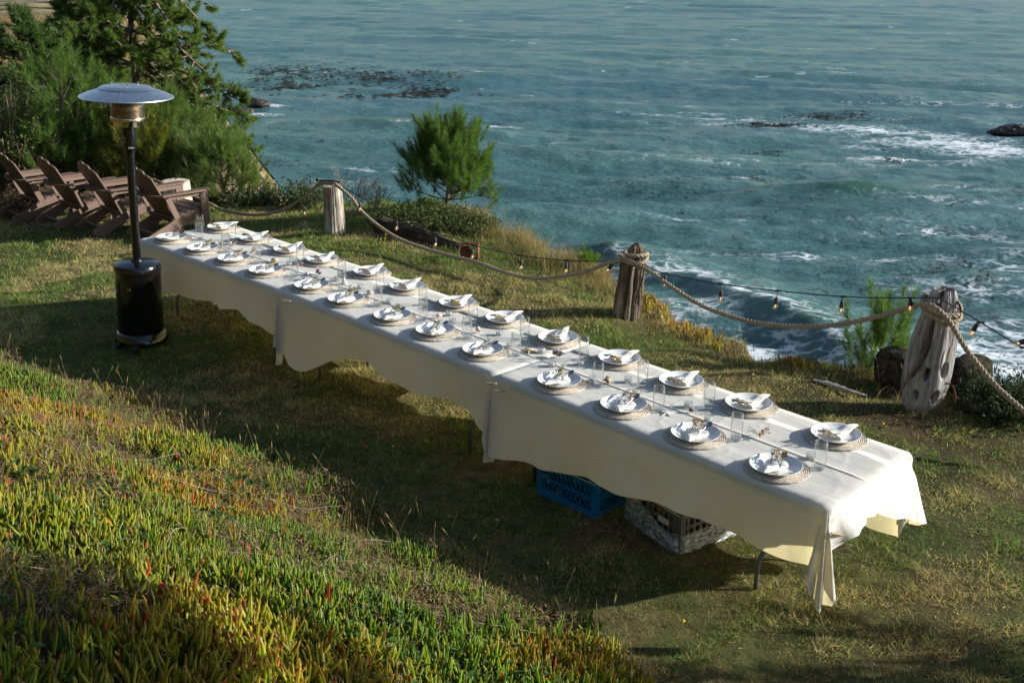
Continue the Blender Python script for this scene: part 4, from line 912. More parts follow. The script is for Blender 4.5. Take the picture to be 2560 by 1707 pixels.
# clothespins holding the gathered corners
def pin(p, d, label):
    mb = MB(); d = unit(np.array(d, float)); s_ = unit(np.cross(d, [0, 0, 1.])); p = np.array(p, float)
    mb.bar(p-d*.036+s_*.002, p+d*.036+s_*.007, .010, .006, ch=.001); mb.bar(p-d*.036-s_*.002, p+d*.036-s_*.007, .010, .006, ch=.001)
    o = mb.obj('clothespin', M['pin']); tag(o, label, 'clothespin', 'wooden clothespins on the tablecloth corners')
pin(aty(657, 691, -.475), (.69, .5, .02), 'wooden clothespin joining the far and middle cloths')
pin(aty(1128, 880, -.475), (.7, .3, .10), 'upper wooden clothespin where the middle and near cloths meet')
pin(aty(1148, 898, -.478), (.7, .3, .10), 'lower wooden clothespin where the middle and near cloths meet')
pin((3.575, -.405, .62), (.3, .75, -.28), 'wooden clothespin gathering the cloth corner nearest the camera')
pin((3.53, .465, .735), (.5, .5, .25), 'wooden clothespin sticking out at the sea side corner of the near table')

# ------------------------------------------------------------------ place settings
def charger_mesh():
    prof = [(0, .003), (.02, .006)]
    for k in range(14):
        r0 = .02+.0104*k; prof += [(r0+.0052, .0045), (r0+.0104, .0085)]
    prof += [(.167, .006), (.166, .001), (.15, 0), (0, 0)]
    V, F = lathe(prof, 72); a = np.arctan2(V[:, 1], V[:, 0]); rr_ = np.hypot(V[:, 0], V[:, 1])
    V[:, 2] += np.where((rr_ > .05) & (V[:, 2] > .003), .0013*np.sign(np.sin(a*36 + rr_*60)), 0)
    sc = 1+np.where(rr_ > .16, .008*np.sin(a*18), 0); V[:, 0] *= sc; V[:, 1] *= sc
    return V, F
def proto(name, V, F, mat, smooth=False, auto=None, col=None):
    o = mesh_obj(name, V, F, M[mat], smooth=smooth, auto=auto, col=col); return o
V, F = charger_mesh(); P_ch = proto('charger', V, F, 'charger', True, 30)
V, F = lathe([(0, .004), (.07, .004), (.085, .0055), (.112, .017), (.128, .026), (.1335, .0295), (.1345, .0285), (.130, .0245), (.112, .013), (.088, .002), (.07, 0), (0, 0)], 56); P_pl = proto('dinner_plate', V, F, 'plate', True)
def napkin_mesh(lift, twist, wid, seed):
    r_ = np.random.RandomState(seed); V = []; F = []; nu, nv = 16, 15
    for i in range(nu+1):
        u = i/nu; w_ = wid*(1-u)**.75+.013; h = (.020 if lift > .005 else .014)*(1-u)**.7+.006; cx = twist*u*u*.06; cy = .034-.185*u; cz = .008 + .026*sstep(.35, .75, u)*0.8 + lift*u*u
        for j in range(nv):
            a = math.pi*j/(nv-1); fold = .0022*math.sin(a*5+u*9+seed)*(1-u*.5)
            V.append((cx+math.cos(a)*w_*.5*(1+.03*math.sin(u*14)), cy + .010*math.sin(a)*(1-u) , float(cz)+h*math.sin(a)**.8+fold))
    for i in range(nu):
        for j in range(nv-1): F.append([i*nv+j, i*nv+j+1, (i+1)*nv+j+1, (i+1)*nv+j])
    b = len(V)
    # lower layer: a folded square sheet lying in the plate under the pouch
    n2 = 9
    for i in range(n2):
        for j in range(n2):
            u = i/(n2-1)-.5; v = j/(n2-1)-.5; x_ = (u+v)*.098; y_ = (v-u)*.088-.032
            rr_ = math.hypot(x_, y_); z_ = .0068 + .022*max(0, (rr_-.075)/.06)**1.3 + .0015*math.sin(u*16+v*9+seed); V.append((x_, y_, z_))
    for i in range(n2-1):
        for j in range(n2-1): F.append([b+i*n2+j, b+(i+1)*n2+j, b+(i+1)*n2+j+1, b+i*n2+j+1])
    return V, F
NAP = []
for k, (lf, tw, wd_) in enumerate(((.010, .5, .095), (.006, -.6, .10), (.016, 0, .088), (.004, .7, .115), (.008, -.5, .105), (.0, .2, .12))):
    V, F = napkin_mesh(lf, tw, wd_, k); NAP.append(proto('napkin', V, F, 'napkin', True))
def fork_mesh():
    mb = MB(); P = [(0, -.08, .010), (0, -.03, .014), (0, .02, .026), (0, .055, .038), (0, .072, .040)]
    mb.tube(P, [.0036, .0032, .0026, .0026, .0034], 6)
    mb.add([(-.013, .090, .044), (.013, .090, .044), (.0035, .070, .0405), (-.0035, .070, .0405), (-.013, .090, .0425), (.013, .090, .0425), (.0035, .070, .039), (-.0035, .070, .039)], [[0, 1, 2, 3], [7, 6, 5, 4], [0, 4, 5, 1], [1, 5, 6, 2], [2, 6, 7, 3], [3, 7, 4, 0]])
    for k in range(4):
        x_ = -.0108+.0072*k; mb.tube([(x_, .088, .0435), (x_, .108, .043), (x_, .130, .050)], [.0019, .0018, .0011], 5)
    return mb
def spoon_mesh():
    mb = MB(); P = [(0, -.08, .010), (0, -.03, .014), (0, .02, .026), (0, .06, .040), (0, .075, .041)]
    mb.tube(P, [.0036, .0032, .0026, .0026, .0030], 6)
    V = []; F = []; nu, nv = 14, 5
    for i in range(nv):
        r0 = i/(nv-1)
        for j in range(nu):
            a = 2*math.pi*j/nu; V.append((math.cos(a)*.0175*r0, .098+math.sin(a)*.026*r0, .0345+.0095*r0*r0+math.sin(a)*.006*r0))
    for i in range(nv-1):
        for j in range(nu): F.append([i*nu+j, i*nu+(j+1) % nu, (i+1)*nu+(j+1) % nu, (i+1)*nu+j])
    mb.add(V, F); V2 = np.array(V)-[0, 0, .0012]; mb.add(V2, [f[::-1] for f in F]); return mb
P_fk = fork_mesh().obj('fork', M['steel'], smooth=True); P_sp = spoon_mesh().obj('spoon', M['steel'], smooth=True)
def sprig_mesh(seed, cols, n, L, bs, wide):
    r_ = np.random.RandomState(seed); Vs = []; Fs = []; Cs = []; nn = 0
    for s_ in range(5):
        a = 1.57 + r_.normal()*wide; e = np.array([math.cos(a)*L, math.sin(a)*L, .038+.030*r_.rand()]); p0 = np.array([0, -.02, .018])
        V, F = tube([p0, (p0+e)/2+[0, 0, .006], e], [.0009, .0008, .0005], 4); Vs.append(V); Fs += [[i+nn for i in f] for f in F]; nn += len(V); Cs.append(np.tile([.22, .2, .09], (len(V), 1)))
        for k in range(n):
            t = .35+.65*r_.rand()**.7; c = p0+(e-p0)*t + r_.normal(size=3)*[.007, .007, .005]; c[2] = max(c[2], .012); b = bs*1.45*(.6+.8*r_.rand())
            V = c + b*unit(r_.normal(size=(4, 3))+[[1, 0, 0], [-1, 0, .3], [0, 1, 0], [0, -.5, 1]]); Vs.append(V); Fs += [[nn, nn+1, nn+2], [nn, nn+2, nn+3], [nn, nn+3, nn+1], [nn+1, nn+3, nn+2]]; nn += 4
            Cs.append(np.tile(np.array(cols[r_.randint(len(cols))])*(.8+.4*r_.rand()), (4, 1)))
    return np.concatenate(Vs), Fs, np.concatenate(Cs)
SPR = {}
for k, (nm, cols, n, L, bs, wide) in enumerate((('yellow', [(.52, .38, .05), (.42, .34, .09), (.26, .24, .09)], 22, .095, .0038, .35), ('brown feathery', [(.33, .23, .14), (.45, .34, .22), (.24, .16, .10)], 30, .11, .0030, .22), ('pinkish cream', [(.58, .42, .33), (.62, .52, .42), (.40, .28, .2)], 24, .12, .0036, .2),
        ('olive green', [(.22, .24, .08), (.36, .33, .10), (.16, .17, .07)], 24, .09, .0038, .4), ('orange', [(.60, .30, .04), (.55, .40, .10), (.30, .2, .1)], 16, .085, .0042, .35), ('grey green', [(.22, .23, .19), (.34, .33, .28), (.14, .13, .10)], 20, .085, .0036, .4))):
    V, F, C = sprig_mesh(k+3, cols, n, L, bs, wide); SPR[nm] = proto('flower_sprig', V, F, 'dflower', False, None, C)
PROTO_USED = set()
def place(pr, loc, rz, label, cat, group, sc=1.0, tilt=(0, 0)):
    if pr.name in PROTO_USED: o = pr.copy(); link(o)
    else: o = pr; PROTO_USED.add(pr.name)
    o.location = loc; o.rotation_euler = (tilt[0], tilt[1], rz); o.scale = (sc, sc, sc); tag(o, label, cat, group); return o
front = [(397, 549), (465, 573), (537, 597), (610, 624), (718, 659), (797, 690), (903, 729), (1000, 763), (1111, 808), (1284, 880), (1430, 935), (1597, 1000), (1785, 1074)][::-1]
back = [(510, 525), (585, 550), (664, 576), (741, 600), (851, 627), (935, 662), (1048, 698), (1155, 735), (1278, 780), (1421, 828), (1563, 881), (1720, 932), (1919, 1003)][::-1]
fspr = ['orange', 'orange', 'pinkish cream', 'yellow', 'grey green', 'grey green', 'olive green', 'yellow', 'grey green', 'yellow', 'yellow', 'yellow', 'brown feathery']
bspr = ['pinkish cream', 'brown feathery', 'brown feathery', 'yellow', 'brown feathery', 'yellow', 'yellow', 'brown feathery', 'brown feathery', 'olive green', 'yellow', 'olive green', 'yellow']
for side, lst, sps in (('bank', front, fspr), ('sea', back, bspr)):
    for i, ((px, py), sn) in enumerate(zip(lst, sps)):
        c = at(px, py, .757); w_ = ORD[i]; wh = '%s setting from the near end, %s side' % (w_, side)
        base = 0.0 if side == 'bank' else math.pi; j = rnd.gauss(0, .10)
        place(P_ch, (c[0], c[1], .748), rnd.uniform(0, 6.2), 'round woven straw charger of the '+wh, 'charger', 'woven chargers on the long table')
        po = (c[0]+rnd.gauss(0, .006), c[1]+rnd.gauss(0, .006)); zp = .7565
        place(P_pl, (po[0], po[1], zp), 0, 'white plate of the '+wh, 'plate', 'white plates on the long table')
        nk = (NAP[3:] if side == 'bank' else NAP[:3])[rnd.randrange(3)]; nz = (.28 if side == 'bank' else .12)+j
        place(nk, (po[0], po[1], zp+.002), base+nz, 'folded white napkin on the plate of the '+wh.replace(' side', ''), 'napkin', 'folded napkins on the plates') if False else place(nk, (po[0], po[1], zp+.002), base+nz, ('folded napkin with its tip over the rim, ' if side == 'sea' else 'folded napkin pouch, ')+wh, 'napkin', 'folded napkins on the plates')
        def loc2(dx, dy, dz):
            a = base+nz; return (po[0]+math.cos(a)*dx-math.sin(a)*dy, po[1]+math.sin(a)*dx+math.cos(a)*dy, zp+dz)
        place(P_fk, loc2(-.024, -.012, .006), base+nz+.10+rnd.gauss(0, .05), 'silver fork in the napkin, '+wh, 'fork', 'forks tucked in the napkins')
        place(P_sp, loc2(.026, -.018, .006), base+nz-.14+rnd.gauss(0, .06), 'silver spoon in the napkin, '+wh, 'spoon', 'spoons tucked in the napkins')
        place(SPR[sn], loc2(.002, .012, .004), base+nz+rnd.gauss(0, .15), sn+' dried flower sprig, '+wh, 'dried flowers', 'dried sprigs tucked in the napkins')

# glasses: a tall tumbler with a thick foot
def glass_proto():
    o = empty('water_glass')
    MB().lathe([(.0260, .001), (.0300, .010), (.0338, .06), (.0335, .11), (.0318, .151), (.0308, .151), (.0322, .11), (.0324, .06), (.0288, .016)], 40).obj('bowl', M['glass'], o, smooth=True)
    MB().lathe([(0, .0), (.0258, .0), (.0292, .006), (.0296, .014), (.026, .017), (0, .0155)], 40).obj('thick_base', M['thickglass'], o, smooth=True)
    MB().lathe([(.0310, .1505), (.0322, .152), (.0310, .1535), (.0298, .152), (.0310, .1505)], 40).obj('rim', M['thickglass'], o, smooth=True)
    return o
def votive_proto():
    o = empty('votive_candle')
    MB().lathe([(0, 0), (.021, 0), (.026, .008), (.027, .024), (.024, .034), (.021, .034), (.0235, .023), (.022, .010), (0, .008)], 32).obj('holder', M['thickglass'], o, smooth=True)
    MB().lathe([(0, .009), (.0185, .009), (.0185, .022), (0, .022)], 24).obj('wax', M['wax'], o)
    MB().tube([(0, 0, .022), (.001, 0, .029)], .0007, 4).obj('wick', M['cable'], o); return o
G0 = glass_proto(); V0 = votive_proto(); used = {}
def put(pr, px, py, label, cat, group, z=.748, rz=None):
    c = at(px, py, z, disp=False); o = copy_tree(pr) if used.get(pr.name) else pr; used[pr.name] = 1
    o.location = (c[0], c[1], z); o.rotation_euler = (0, 0, rnd.uniform(0, 6) if rz is None else rz); tag(o, label, cat, group); return o
gf = [(2048, 1171), (1840, 1099), (1646, 1027), (1495, 967), (1291, 888), (1169, 844), (1059, 799), (946, 765), (856, 726), (736, 690), (644, 658), (566, 630), (500, 599)]
gb = [(1772, 1018), (1606, 961), (1459, 898), (1312, 847), (1183, 805), (1058, 762), (951, 727), (856, 695), (752, 655), (664, 629), (582, 600), (503, 579)]
for i, p in enumerate(gf): put(G0, p[0], p[1], 'tall clear water glass, %s from the near end of the bank side row' % ORD[i], 'glass', 'water glasses on the long table')
for i, p in enumerate(gb): put(G0, p[0], p[1], 'tall clear water glass, %s from the near end of the sea side row' % ORD[i], 'glass', 'water glasses on the long table')
vt = [(2026, 1146), (1771, 1053), (1720, 1017), (1590, 985), (1570, 955), (1480, 953), (1452, 912), (1380, 915), (1354, 881), (1275, 866), (1248, 837), (1131, 807), (1123, 788), (972, 758), (900, 721), (845, 702), (763, 700), (724, 663), (575, 611)]
vn = ['close behind the nearest glass', 'by the third bank side plate', 'beside the small brown shell', 'behind the third bank side glass', 'near the brown conch, toward the sea', 'behind the fourth bank side glass', 'just this side of the third sea side glass', 'next to the dark shell cluster', 'next to the tan starfish', 'behind the fifth bank side glass', 'by the eighth sea side plate of the middle table', 'behind the sixth bank side glass', 'between the pink shell and a sea side plate', 'beside the flat shells of the middle table', 'beside the flat starfish by the white cone shell', 'behind the white cone shell', 'in front of the white starfish', 'next to the dry blossom near the sea urchin', 'among the glasses at the far table end']
for p, nm in zip(vt, vn): put(V0, p[0], p[1], 'small glass votive candle '+nm, 'candle', 'votive candles along the middle of the table')

# sea finds down the middle of the table
def starfish(rad, arm, h, seed):
    r_ = np.random.RandomState(seed); V = [(0, 0, h)]; F = []; n = 20
    for k in range(n):
        a = 2*math.pi*k/n; t = (k % 4); rr_ = {0: rad, 1: rad*.48, 2: rad*.27, 3: rad*.48}[t]*(1+.08*r_.normal()); V.append((math.cos(a)*rr_, math.sin(a)*rr_, 0)); 
    for k in range(n):
        a = 2*math.pi*k/n; t = (k % 4); rr_ = {0: rad*.8, 1: rad*.34, 2: rad*.2, 3: rad*.34}[t]; V.append((math.cos(a)*rr_, math.sin(a)*rr_, h*{0: .35, 1: .55, 2: .5, 3: .55}[t]))
    for k in range(n):
        k2 = (k+1) % n; F += [[1+k, 1+k2, 1+n+k2, 1+n+k], [1+n+k, 1+n+k2, 0]]
    F.append([1+k for k in range(n)][::-1]); return V, F
def conch(L, r0, spikes, seed):
    V = []; F = []; nu, nv = 22, 14
    for i in range(nv+1):
        t = i/nv; rr_ = r0*(math.sin(math.pi*min(1, t*1.02+.02))**.8)*(1-.45*t) + r0*.22*abs(math.sin(t*16))*(1-t)
        for j in range(nu):
            a = 2*math.pi*j/nu; sp = 1+spikes*max(0, math.cos(a*3+t*9))**6
            V.append(((t-.45)*L, math.cos(a)*rr_*sp, math.sin(a)*rr_*sp+r0*.75))
    for i in range(nv):
        for j in range(nu): F.append([i*nu+j, i*nu+(j+1) % nu, (i+1)*nu+(j+1) % nu, (i+1)*nu+j])
    V = np.array(V); V[:, 2] -= V[:, 2].min(); return V, F
def urchin(r0):
    V, F = lathe([(0, 0), (r0*.6, .002), (r0*.97, r0*.35), (r0, r0*.6), (r0*.85, r0*.95), (r0*.45, r0*1.18), (r0*.12, r0*1.2), (0, r0*1.15)], 40)
    a = np.arctan2(V[:, 1], V[:, 0]); s_ = 1+.035*np.abs(np.sin(a*10)); V[:, 0] *= s_; V[:, 1] *= s_; return V, F
def find(name, V, F, mat, px, py, rz, label, cat, smooth=True):
    o = mesh_obj(name, V, F, M[mat], smooth=smooth); c = at(px, py, .748, disp=False); o.location = (c[0], c[1], .7485); o.rotation_euler = (0, 0, rz); return tag(o, label, cat)
V, F = starfish(.062, 0, .016, 1); find('starfish', V, F, 'shell_tan', 1322, 878, .4, 'large tan dried starfish beside a glass on the middle table', 'starfish', False)
V, F = starfish(.045, 0, .010, 2); find('starfish', V, F, 'shell_white', 1666, 1034, .9, 'white starfish beside the third bank side glass', 'starfish', False)
V, F = starfish(.045, 0, .012, 3); find('starfish', V, F, 'shell_white', 772, 684, .2, 'white starfish next to the dark spiky shell', 'starfish', False)
V, F = starfish(.040, 0, .008, 4); find('starfish', V, F, 'shell_white', 884, 715, 1.2, 'small flat starfish by the white cone shell', 'starfish', False)
V, F = starfish(.032, 0, .008, 5); find('starfish', V, F, 'shell_tan', 556, 608, .8, 'small tan starfish at the far end of the table', 'starfish', False)
V, F = conch(.075, .020, .5, 1); find('conch_shell', V, F, 'shell_tan', 1519, 960, -.6, 'brown ridged conch shell beside the fourth bank side glass', 'shell')
V, F = conch(.085, .020, .7, 2); find('shell_cluster', V, F, 'shell_dark', 1395, 892, .5, 'purple and white shell cluster near the start of the near table', 'shell', False)
V, F = conch(.055, .020, 1.1, 3); find('spiky_shell', V, F, 'shell_dark', 798, 688, 1.0, 'dark spiky shell on the middle table near its far end', 'shell', False)
V, F = conch(.040, .012, .5, 4); find('snail_shell', V, F, 'shell_dark', 1729, 1031, .3, 'small brown sea snail shell on the near table', 'shell')
V, F = conch(.050, .016, .4, 5); find('pink_shell', V, F, 'shell_pink', 1098, 795, 1.1, 'pink ridged shell on the middle table', 'shell')
V, F = conch(.045, .017, .6, 6); find('frilled_shell', V, F, 'shell_pink', 1196, 832, .4, 'cream frilled shell behind the seventh bank side plate', 'shell')
V, F = lathe([(0, 0), (.024, 0), (.020, .014), (.011, .034), (.003, .05), (0, .052)], 24); find('cone_shell', V, F, 'shell_white', 861, 710, 0, 'white upright cone shell on the middle table', 'shell')
V, F = urchin(.026); find('sea_urchin', V, F, 'urchin', 926, 736, 0, 'round pale sea urchin shell on the middle table', 'sea urchin')
V, F = urchin(.030); find('sea_urchin', V, F, 'urchin', 687, 655, 0, 'larger grey sea urchin shell by the tenth bank side plate', 'sea urchin')
V, F = blob(12, 6, .020, .012, .004, .3, 5); find('flat_shell', V, F, 'shell_tan', 943, 751, .3, 'flat tan shell beside the eighth bank side glass', 'shell')
V, F = blob(12, 6, .016, .012, .004, .3, 6); find('flat_shell', V, F, 'shell_pink', 962, 753, .9, 'flat pinkish shell close to the votive candle', 'shell')
def blossom(px, py, seed, label, cols, sc=1.0):
    V, F, C = sprig_mesh(seed, cols, 18, .045*sc, .0048*sc, 2.2); V = V-[0, 0, .010]; V[:, 2] = np.maximum(V[:, 2], .001)
    o = mesh_obj('dried_blossom', V, F, M['dflower'], col=C); c = at(px, py, .748, disp=False); o.location = (c[0], c[1], .7485); tag(o, label, 'dried flowers')
blossom(1899, 1089, 31, 'dried blossom with curling tendrils in the middle of the near table', [(.45, .32, .20), (.30, .14, .08), (.62, .54, .38)], 1.0)
blossom(750, 672, 32, 'pinkish dry blossom near the larger sea urchin', [(.6, .38, .28), (.55, .3, .2)], .7)
blossom(581, 621, 33, 'cream dry blossom among the far table glasses', [(.6, .48, .34), (.5, .36, .22)], .8)
blossom(628, 638, 34, 'brown dry blossom touching the eleventh bank side plate', [(.45, .28, .16), (.55, .38, .24)], .8)
mb = MB()
for k in range(5):
    a = k*1.3; ts = np.linspace(0, 1, 14); mb.tube(np.stack([.03*np.cos(a)*ts+.012*np.sin(ts*9+k), .03*np.sin(a)*ts+.012*np.cos(ts*9+k)-.012, .008+.045*ts*(1 if k % 2 else .6)], 1), .0006, 4, False)
c = at(1897, 1087, .748, disp=False); o = mb.obj('tendril', M['rope']); o.location = (c[0]-.02, c[1], .748); tag(o, 'thin curled dry tendrils standing on the near table blossom', 'dried flowers')

# ------------------------------------------------------------------ patio heater
hx, hy = -2.90, -.785; hz = float(height(hx, hy))
ht = empty('patio_heater', (hx, hy, hz), .35, 'tall black patio heater with silver dome beside the far table', 'patio heater')
ht.rotation_mode = 'QUATERNION'; ht.rotation_quaternion = Matrix.Rotation(R(2.7), 3, Vector((-.72, .69, 0))).to_quaternion() @ Euler((0, 0, .35)).to_quaternion()
b_ = MB().lathe([(0, .035), (.235, .035), (.248, .05), (.246, .075), (.222, .125), (.212, .135)], 56).obj('base_ring', M['black'], ht, smooth=True, auto=40)
bd = MB().lathe([(.205, .12), (.208, .14), (.208, .60), (.2085, .605), (.208, .61), (.208, .655), (.2, .658)], 56).obj('tank_housing', M['black'], ht, smooth=True, auto=40)
for z_, a0 in ((.54, -1.28), (.50, -2.05), (.54, -1.18), (.50, -1.95)):
    MB().box((math.cos(a0)*.2085, math.sin(a0)*.2085, z_), (.004, .007, .026), rot=Matrix.Rotation(a0, 3, 'Z')).obj('vent_slot', M['chrome'], bd)
MB().lathe([(.205, .652), (.213, .66), (.213, .70), (.198, .722), (.14, .735), (.06, .742), (.055, .755), (0, .755)], 56).obj('housing_lid', M['black'], ht, smooth=True, auto=40)
MB().tube([(0, 0, .74), (0, 0, 1.74)], .038, 24).obj('pole', M['black'], ht, smooth=True, auto=40)
nk = MB().lathe([(.036, 1.655), (.050, 1.665), (.054, 1.68), (.060, 1.80), (.060, 1.865), (.05, 1.87)], 32).obj('valve_neck', M['black'], ht, smooth=True, auto=40)
for k in range(14):
    a0 = -1.9+.15*(k % 4); MB().lathe([(0, 0), (.003, 0), (.003, .004), (0, .004)], 6, (math.cos(a0)*.060, math.sin(a0)*.060, 1.74+.018*(k//4))).obj('air_hole', M['chrome'], nk)
MB().box((math.cos(-.6)*.062, math.sin(-.6)*.060, 1.70), (.004, .05, .014), rot=Matrix.Rotation(-.6, 3, 'Z')).obj('name_plate', M['alu'], nk)
MB().lathe([(.05, 1.868), (.128, 1.872), (.132, 1.878), (.132, 1.905), (.134, 1.908)], 48).obj('burner_pan', M['brass'], ht, smooth=True, auto=40)
MB().lathe([(.120, 1.906), (.147, 1.912), (.149, 1.918), (.149, 1.942), (.146, 1.946)], 48).obj('burner_ring', M['brass'], ht, smooth=True, auto=40)
V, F = lathe([(.144, 1.944), (.145, 2.0), (.145, 2.095), (.13, 2.10)], 64); MB().add(V, F).obj('burner_screen', M['mesh'], ht, smooth=True)
dm = MB().lathe([(.402, 2.098), (.4075, 2.102), (.404, 2.108), (.33, 2.137), (.235, 2.166), (.205, 2.172), (.203, 2.174)], 72).obj('dome', M['alu'], ht, smooth=True, auto=35)
MB().lathe([(.40, 2.100), (.33, 2.132), (.2, 2.165), (0, 2.170)], 48).obj('dome_lining', M['alu'], dm, smooth=True)
MB().lathe([(.238, 2.168), (.205, 2.184), (.17, 2.190), (0, 2.191)], 64).obj('dome_cap', M['alu'], dm, smooth=True, auto=30)
for k in range(4):
    a0 = .6+k*math.pi/2; ca, sa = math.cos(a0), math.sin(a0)
    MB().bar((ca*.235, sa*.235, 2.1685), (ca*.400, sa*.400, 2.1115), .004, .003).obj('seam', M['legmetal'], dm)
    for r0, z0 in ((.225, 2.176), (.385, 2.117)): MB().lathe([(0, 0), (.0055, 0), (.0055, .005), (0, .007)], 8, (ca*r0, sa*r0, z0)).obj('bolt', M['chrome'], dm)
for k in range(3):
    a0 = 1.4+k*2.09; ca, sa = math.cos(a0), math.sin(a0); MB().lathe([(0, 0), (.004, 0), (.004, .018), (.008, .018), (.008, .024), (0, .026)], 8, (ca*.13, sa*.13, 2.190)).obj('bolt', M['chrome'], dm)
for sx in (-1, 1):
    V, F = lathe([(0, -.012), (.035, -.012), (.035, .012), (0, .012)], 20); V = V @ np.array(Matrix.Rotation(R(90), 3, 'Y')).T
    MB().add(V+[.10*sx+.05, -.235, .035], F).obj('wheel', M['cable'], ht)
MB().box((.05, -.225, .04), (.20, .012, .012)).obj('axle', M['chrome'], ht)

ht.scale = (.90, .90, 1.0)
# ------------------------------------------------------------------ adirondack chairs
def make_chair():
    c = empty('adirondack_chair')
    m = M['chairwood']
    for i in range(5):
        t = i/4; y_ = .27-.40*t; z_ = .352-.085*t
        MB().box((0, y_, z_), (.50, .088, .021), rot=Matrix.Rotation(R(12), 3, 'X'), ch=.004).obj('seat_slat', m, c)
    d = unit(np.array([0, -.40, .72])); p0 = np.array([0, -.135, .245])
    for i in range(5):
        k = i-2; Ls = [.68, .745, .77, .745, .68][i]; xb = k*.088; xt = k*.112; a = p0+[xb, 0, 0]; b = p0+[xt, 0, 0]+d*Ls
        side_ = unit(np.cross(d, [0, 1, 0])) ; w0, w1 = .084, .104; nrm = unit(np.cross(d, [1, 0, 0])); th_ = .019
        cut = [.055, .018, 0, .018, .055][i]; sgn = [1, 1, 0, -1, -1][i]
        cs = []
        for off in (0, th_):
            q0 = a-[w0/2, 0, 0]+nrm*off; q1 = a+[w0/2, 0, 0]+nrm*off; q2 = b+[w1/2, 0, 0]+nrm*off; q3 = b-[w1/2, 0, 0]+nrm*off
            if sgn > 0: q3 = q3-d*cut
            if sgn < 0: q2 = q2-d*cut
            mid = (q2+q3)/2+d*(.012 if sgn else .010)
            cs += [q0, q1, q2, mid, q3]
        F = [[0, 1, 2, 3, 4][::-1], [5, 6, 7, 8, 9]] + [[j, (j+1) % 5, 5+(j+1) % 5, 5+j] for j in range(5)]
        MB().add(cs, F).obj('back_slat', m, c)
    # curved brace behind the back at arm height, low brace, front apron and rear stretcher
    mb = MB(); ts = np.linspace(-1, 1, 9)
    up_ = [( .33*t, -.365+.055*(1-abs(t)**2)*-1+.07*abs(t)**2, .565) for t in ts]
    for a, b in zip(up_[:-1], up_[1:]): mb.bar(a, b, .075, .022)
    mb.obj('arm_brace', m, c)
    MB().box((0, -.175, .245), (.50, .09, .022), rot=Matrix.Rotation(R(-60), 3, 'X')).obj('lower_brace', m, c)
    MB().box((0, .318, .300), (.50, .020, .085), ch=.003).obj('front_apron', m, c)
    MB().box((0, -.43, .085), (.46, .022, .07), rot=Matrix.Rotation(R(25), 3, 'X')).obj('rear_stretcher', m, c)
    for sx in (-1, 1):
        x_ = sx*.262
        prof = [(.33, .345), (.33, .255), (.12, .20), (-.20, .09), (-.40, .0), (-.50, .0), (-.56, .035), (-.565, .075), (-.52, .11), (-.30, .19), (-.10, .265), (.10, .318)]
        Vs = [(x_-.014, y_, z_) for y_, z_ in prof]+[(x_+.014, y_, z_) for y_, z_ in prof]; n = len(prof)
        F = [list(range(n)), list(range(n, 2*n))[::-1]]+[[j, n+j, n+(j+1) % n, (j+1) % n] for j in range(n)]
        MB().add(Vs, F).obj('rear_leg', m, c)
        MB().box((sx*.292, .275, .278), (.030, .115, .556), ch=.004).obj('front_leg', m, c)
        # arm: wide paddle
        pr = [(-.030, -.33), (.035, -.34), (.058, -.05), (.072, .18), (.066, .33), (.03, .355), (-.035, .355), (-.062, .33), (-.055, .10), (-.035, -.15)]
        Vs = [(sx*(.305+a), b, .560) for a, b in pr]+[(sx*(.305+a), b, .583) for a, b in pr]; n = len(pr)
        F = [list(range(n))[::-1], list(range(n, 2*n))]+[[j, (j+1) % n, n+(j+1) % n, n+j] for j in range(n)]
        if sx < 0: F = [f[::-1] for f in F]
        MB().add(Vs, F).obj('arm', m, c)
        MB().box((sx*.285, .02, .530), (.028, .50, .050)).obj('arm_rail', m, c)
        MB().box((sx*.305, -.20, .40), (.030, .075, .29), rot=Matrix.Rotation(R(22), 3, 'X')).obj('back_post', m, c)
    return c
ch0 = make_chair()
for i, (x_, y_, rz, lab) in enumerate([(-7.47, 1.93, 92, 'brown adirondack chair next to the table end, nearest the pale stump'), (-8.25, 1.61, 93, 'brown adirondack chair directly behind the heater pole'),
                                       (-8.98, 1.37, 92, 'brown adirondack chair, third away from the table'), (-9.80, 1.16, 94, 'brown adirondack chair, the one farthest from the table')]):
    o = ch0 if i == 0 else copy_tree(ch0)
    o.location = (x_, y_, float(height(x_, y_))-.005); o.rotation_euler = (0, 0, R(rz-90+(2.5, -3, 1.5, -2)[i])); o.scale = (.97, 1.0, 1.02); tag(o, lab, 'chair', 'row of adirondack chairs facing the sea')

# ------------------------------------------------------------------ driftwood posts
def post_mesh(H, rfun, center, disp, nu=72, nv=64, flat=.0):
    V = []; F = []
    for i in range(nv+1):
        t = i/nv; z = H*t
        for j in range(nu):
            a = 2*math.pi*j/nu; rr_ = rfun(t, a) + disp(t*H, a); cx, cy = center(t); V.append((cx+math.cos(a)*rr_, cy+math.sin(a)*rr_, z))
    for i in range(nv):
        for j in range(nu): F.append([i*nu+j, i*nu+(j+1) % nu, (i+1)*nu+(j+1) % nu, (i+1)*nu+j])
    cx, cy = center(1); k = len(V)
    V2 = [((V[nv*nu+j][0]-cx)*.5+cx, (V[nv*nu+j][1]-cy)*.5+cy, H+flat+.006*math.sin(j*1.7)) for j in range(nu)]; V += V2; V.append((cx, cy, H+flat))
    for j in range(nu): F += [[nv*nu+j, nv*nu+(j+1) % nu, k+(j+1) % nu, k+j], [k+j, k+(j+1) % nu, k+nu]]
    return np.array(V), F
def wrapa(a): return (a+math.pi) % (2*math.pi)-math.pi
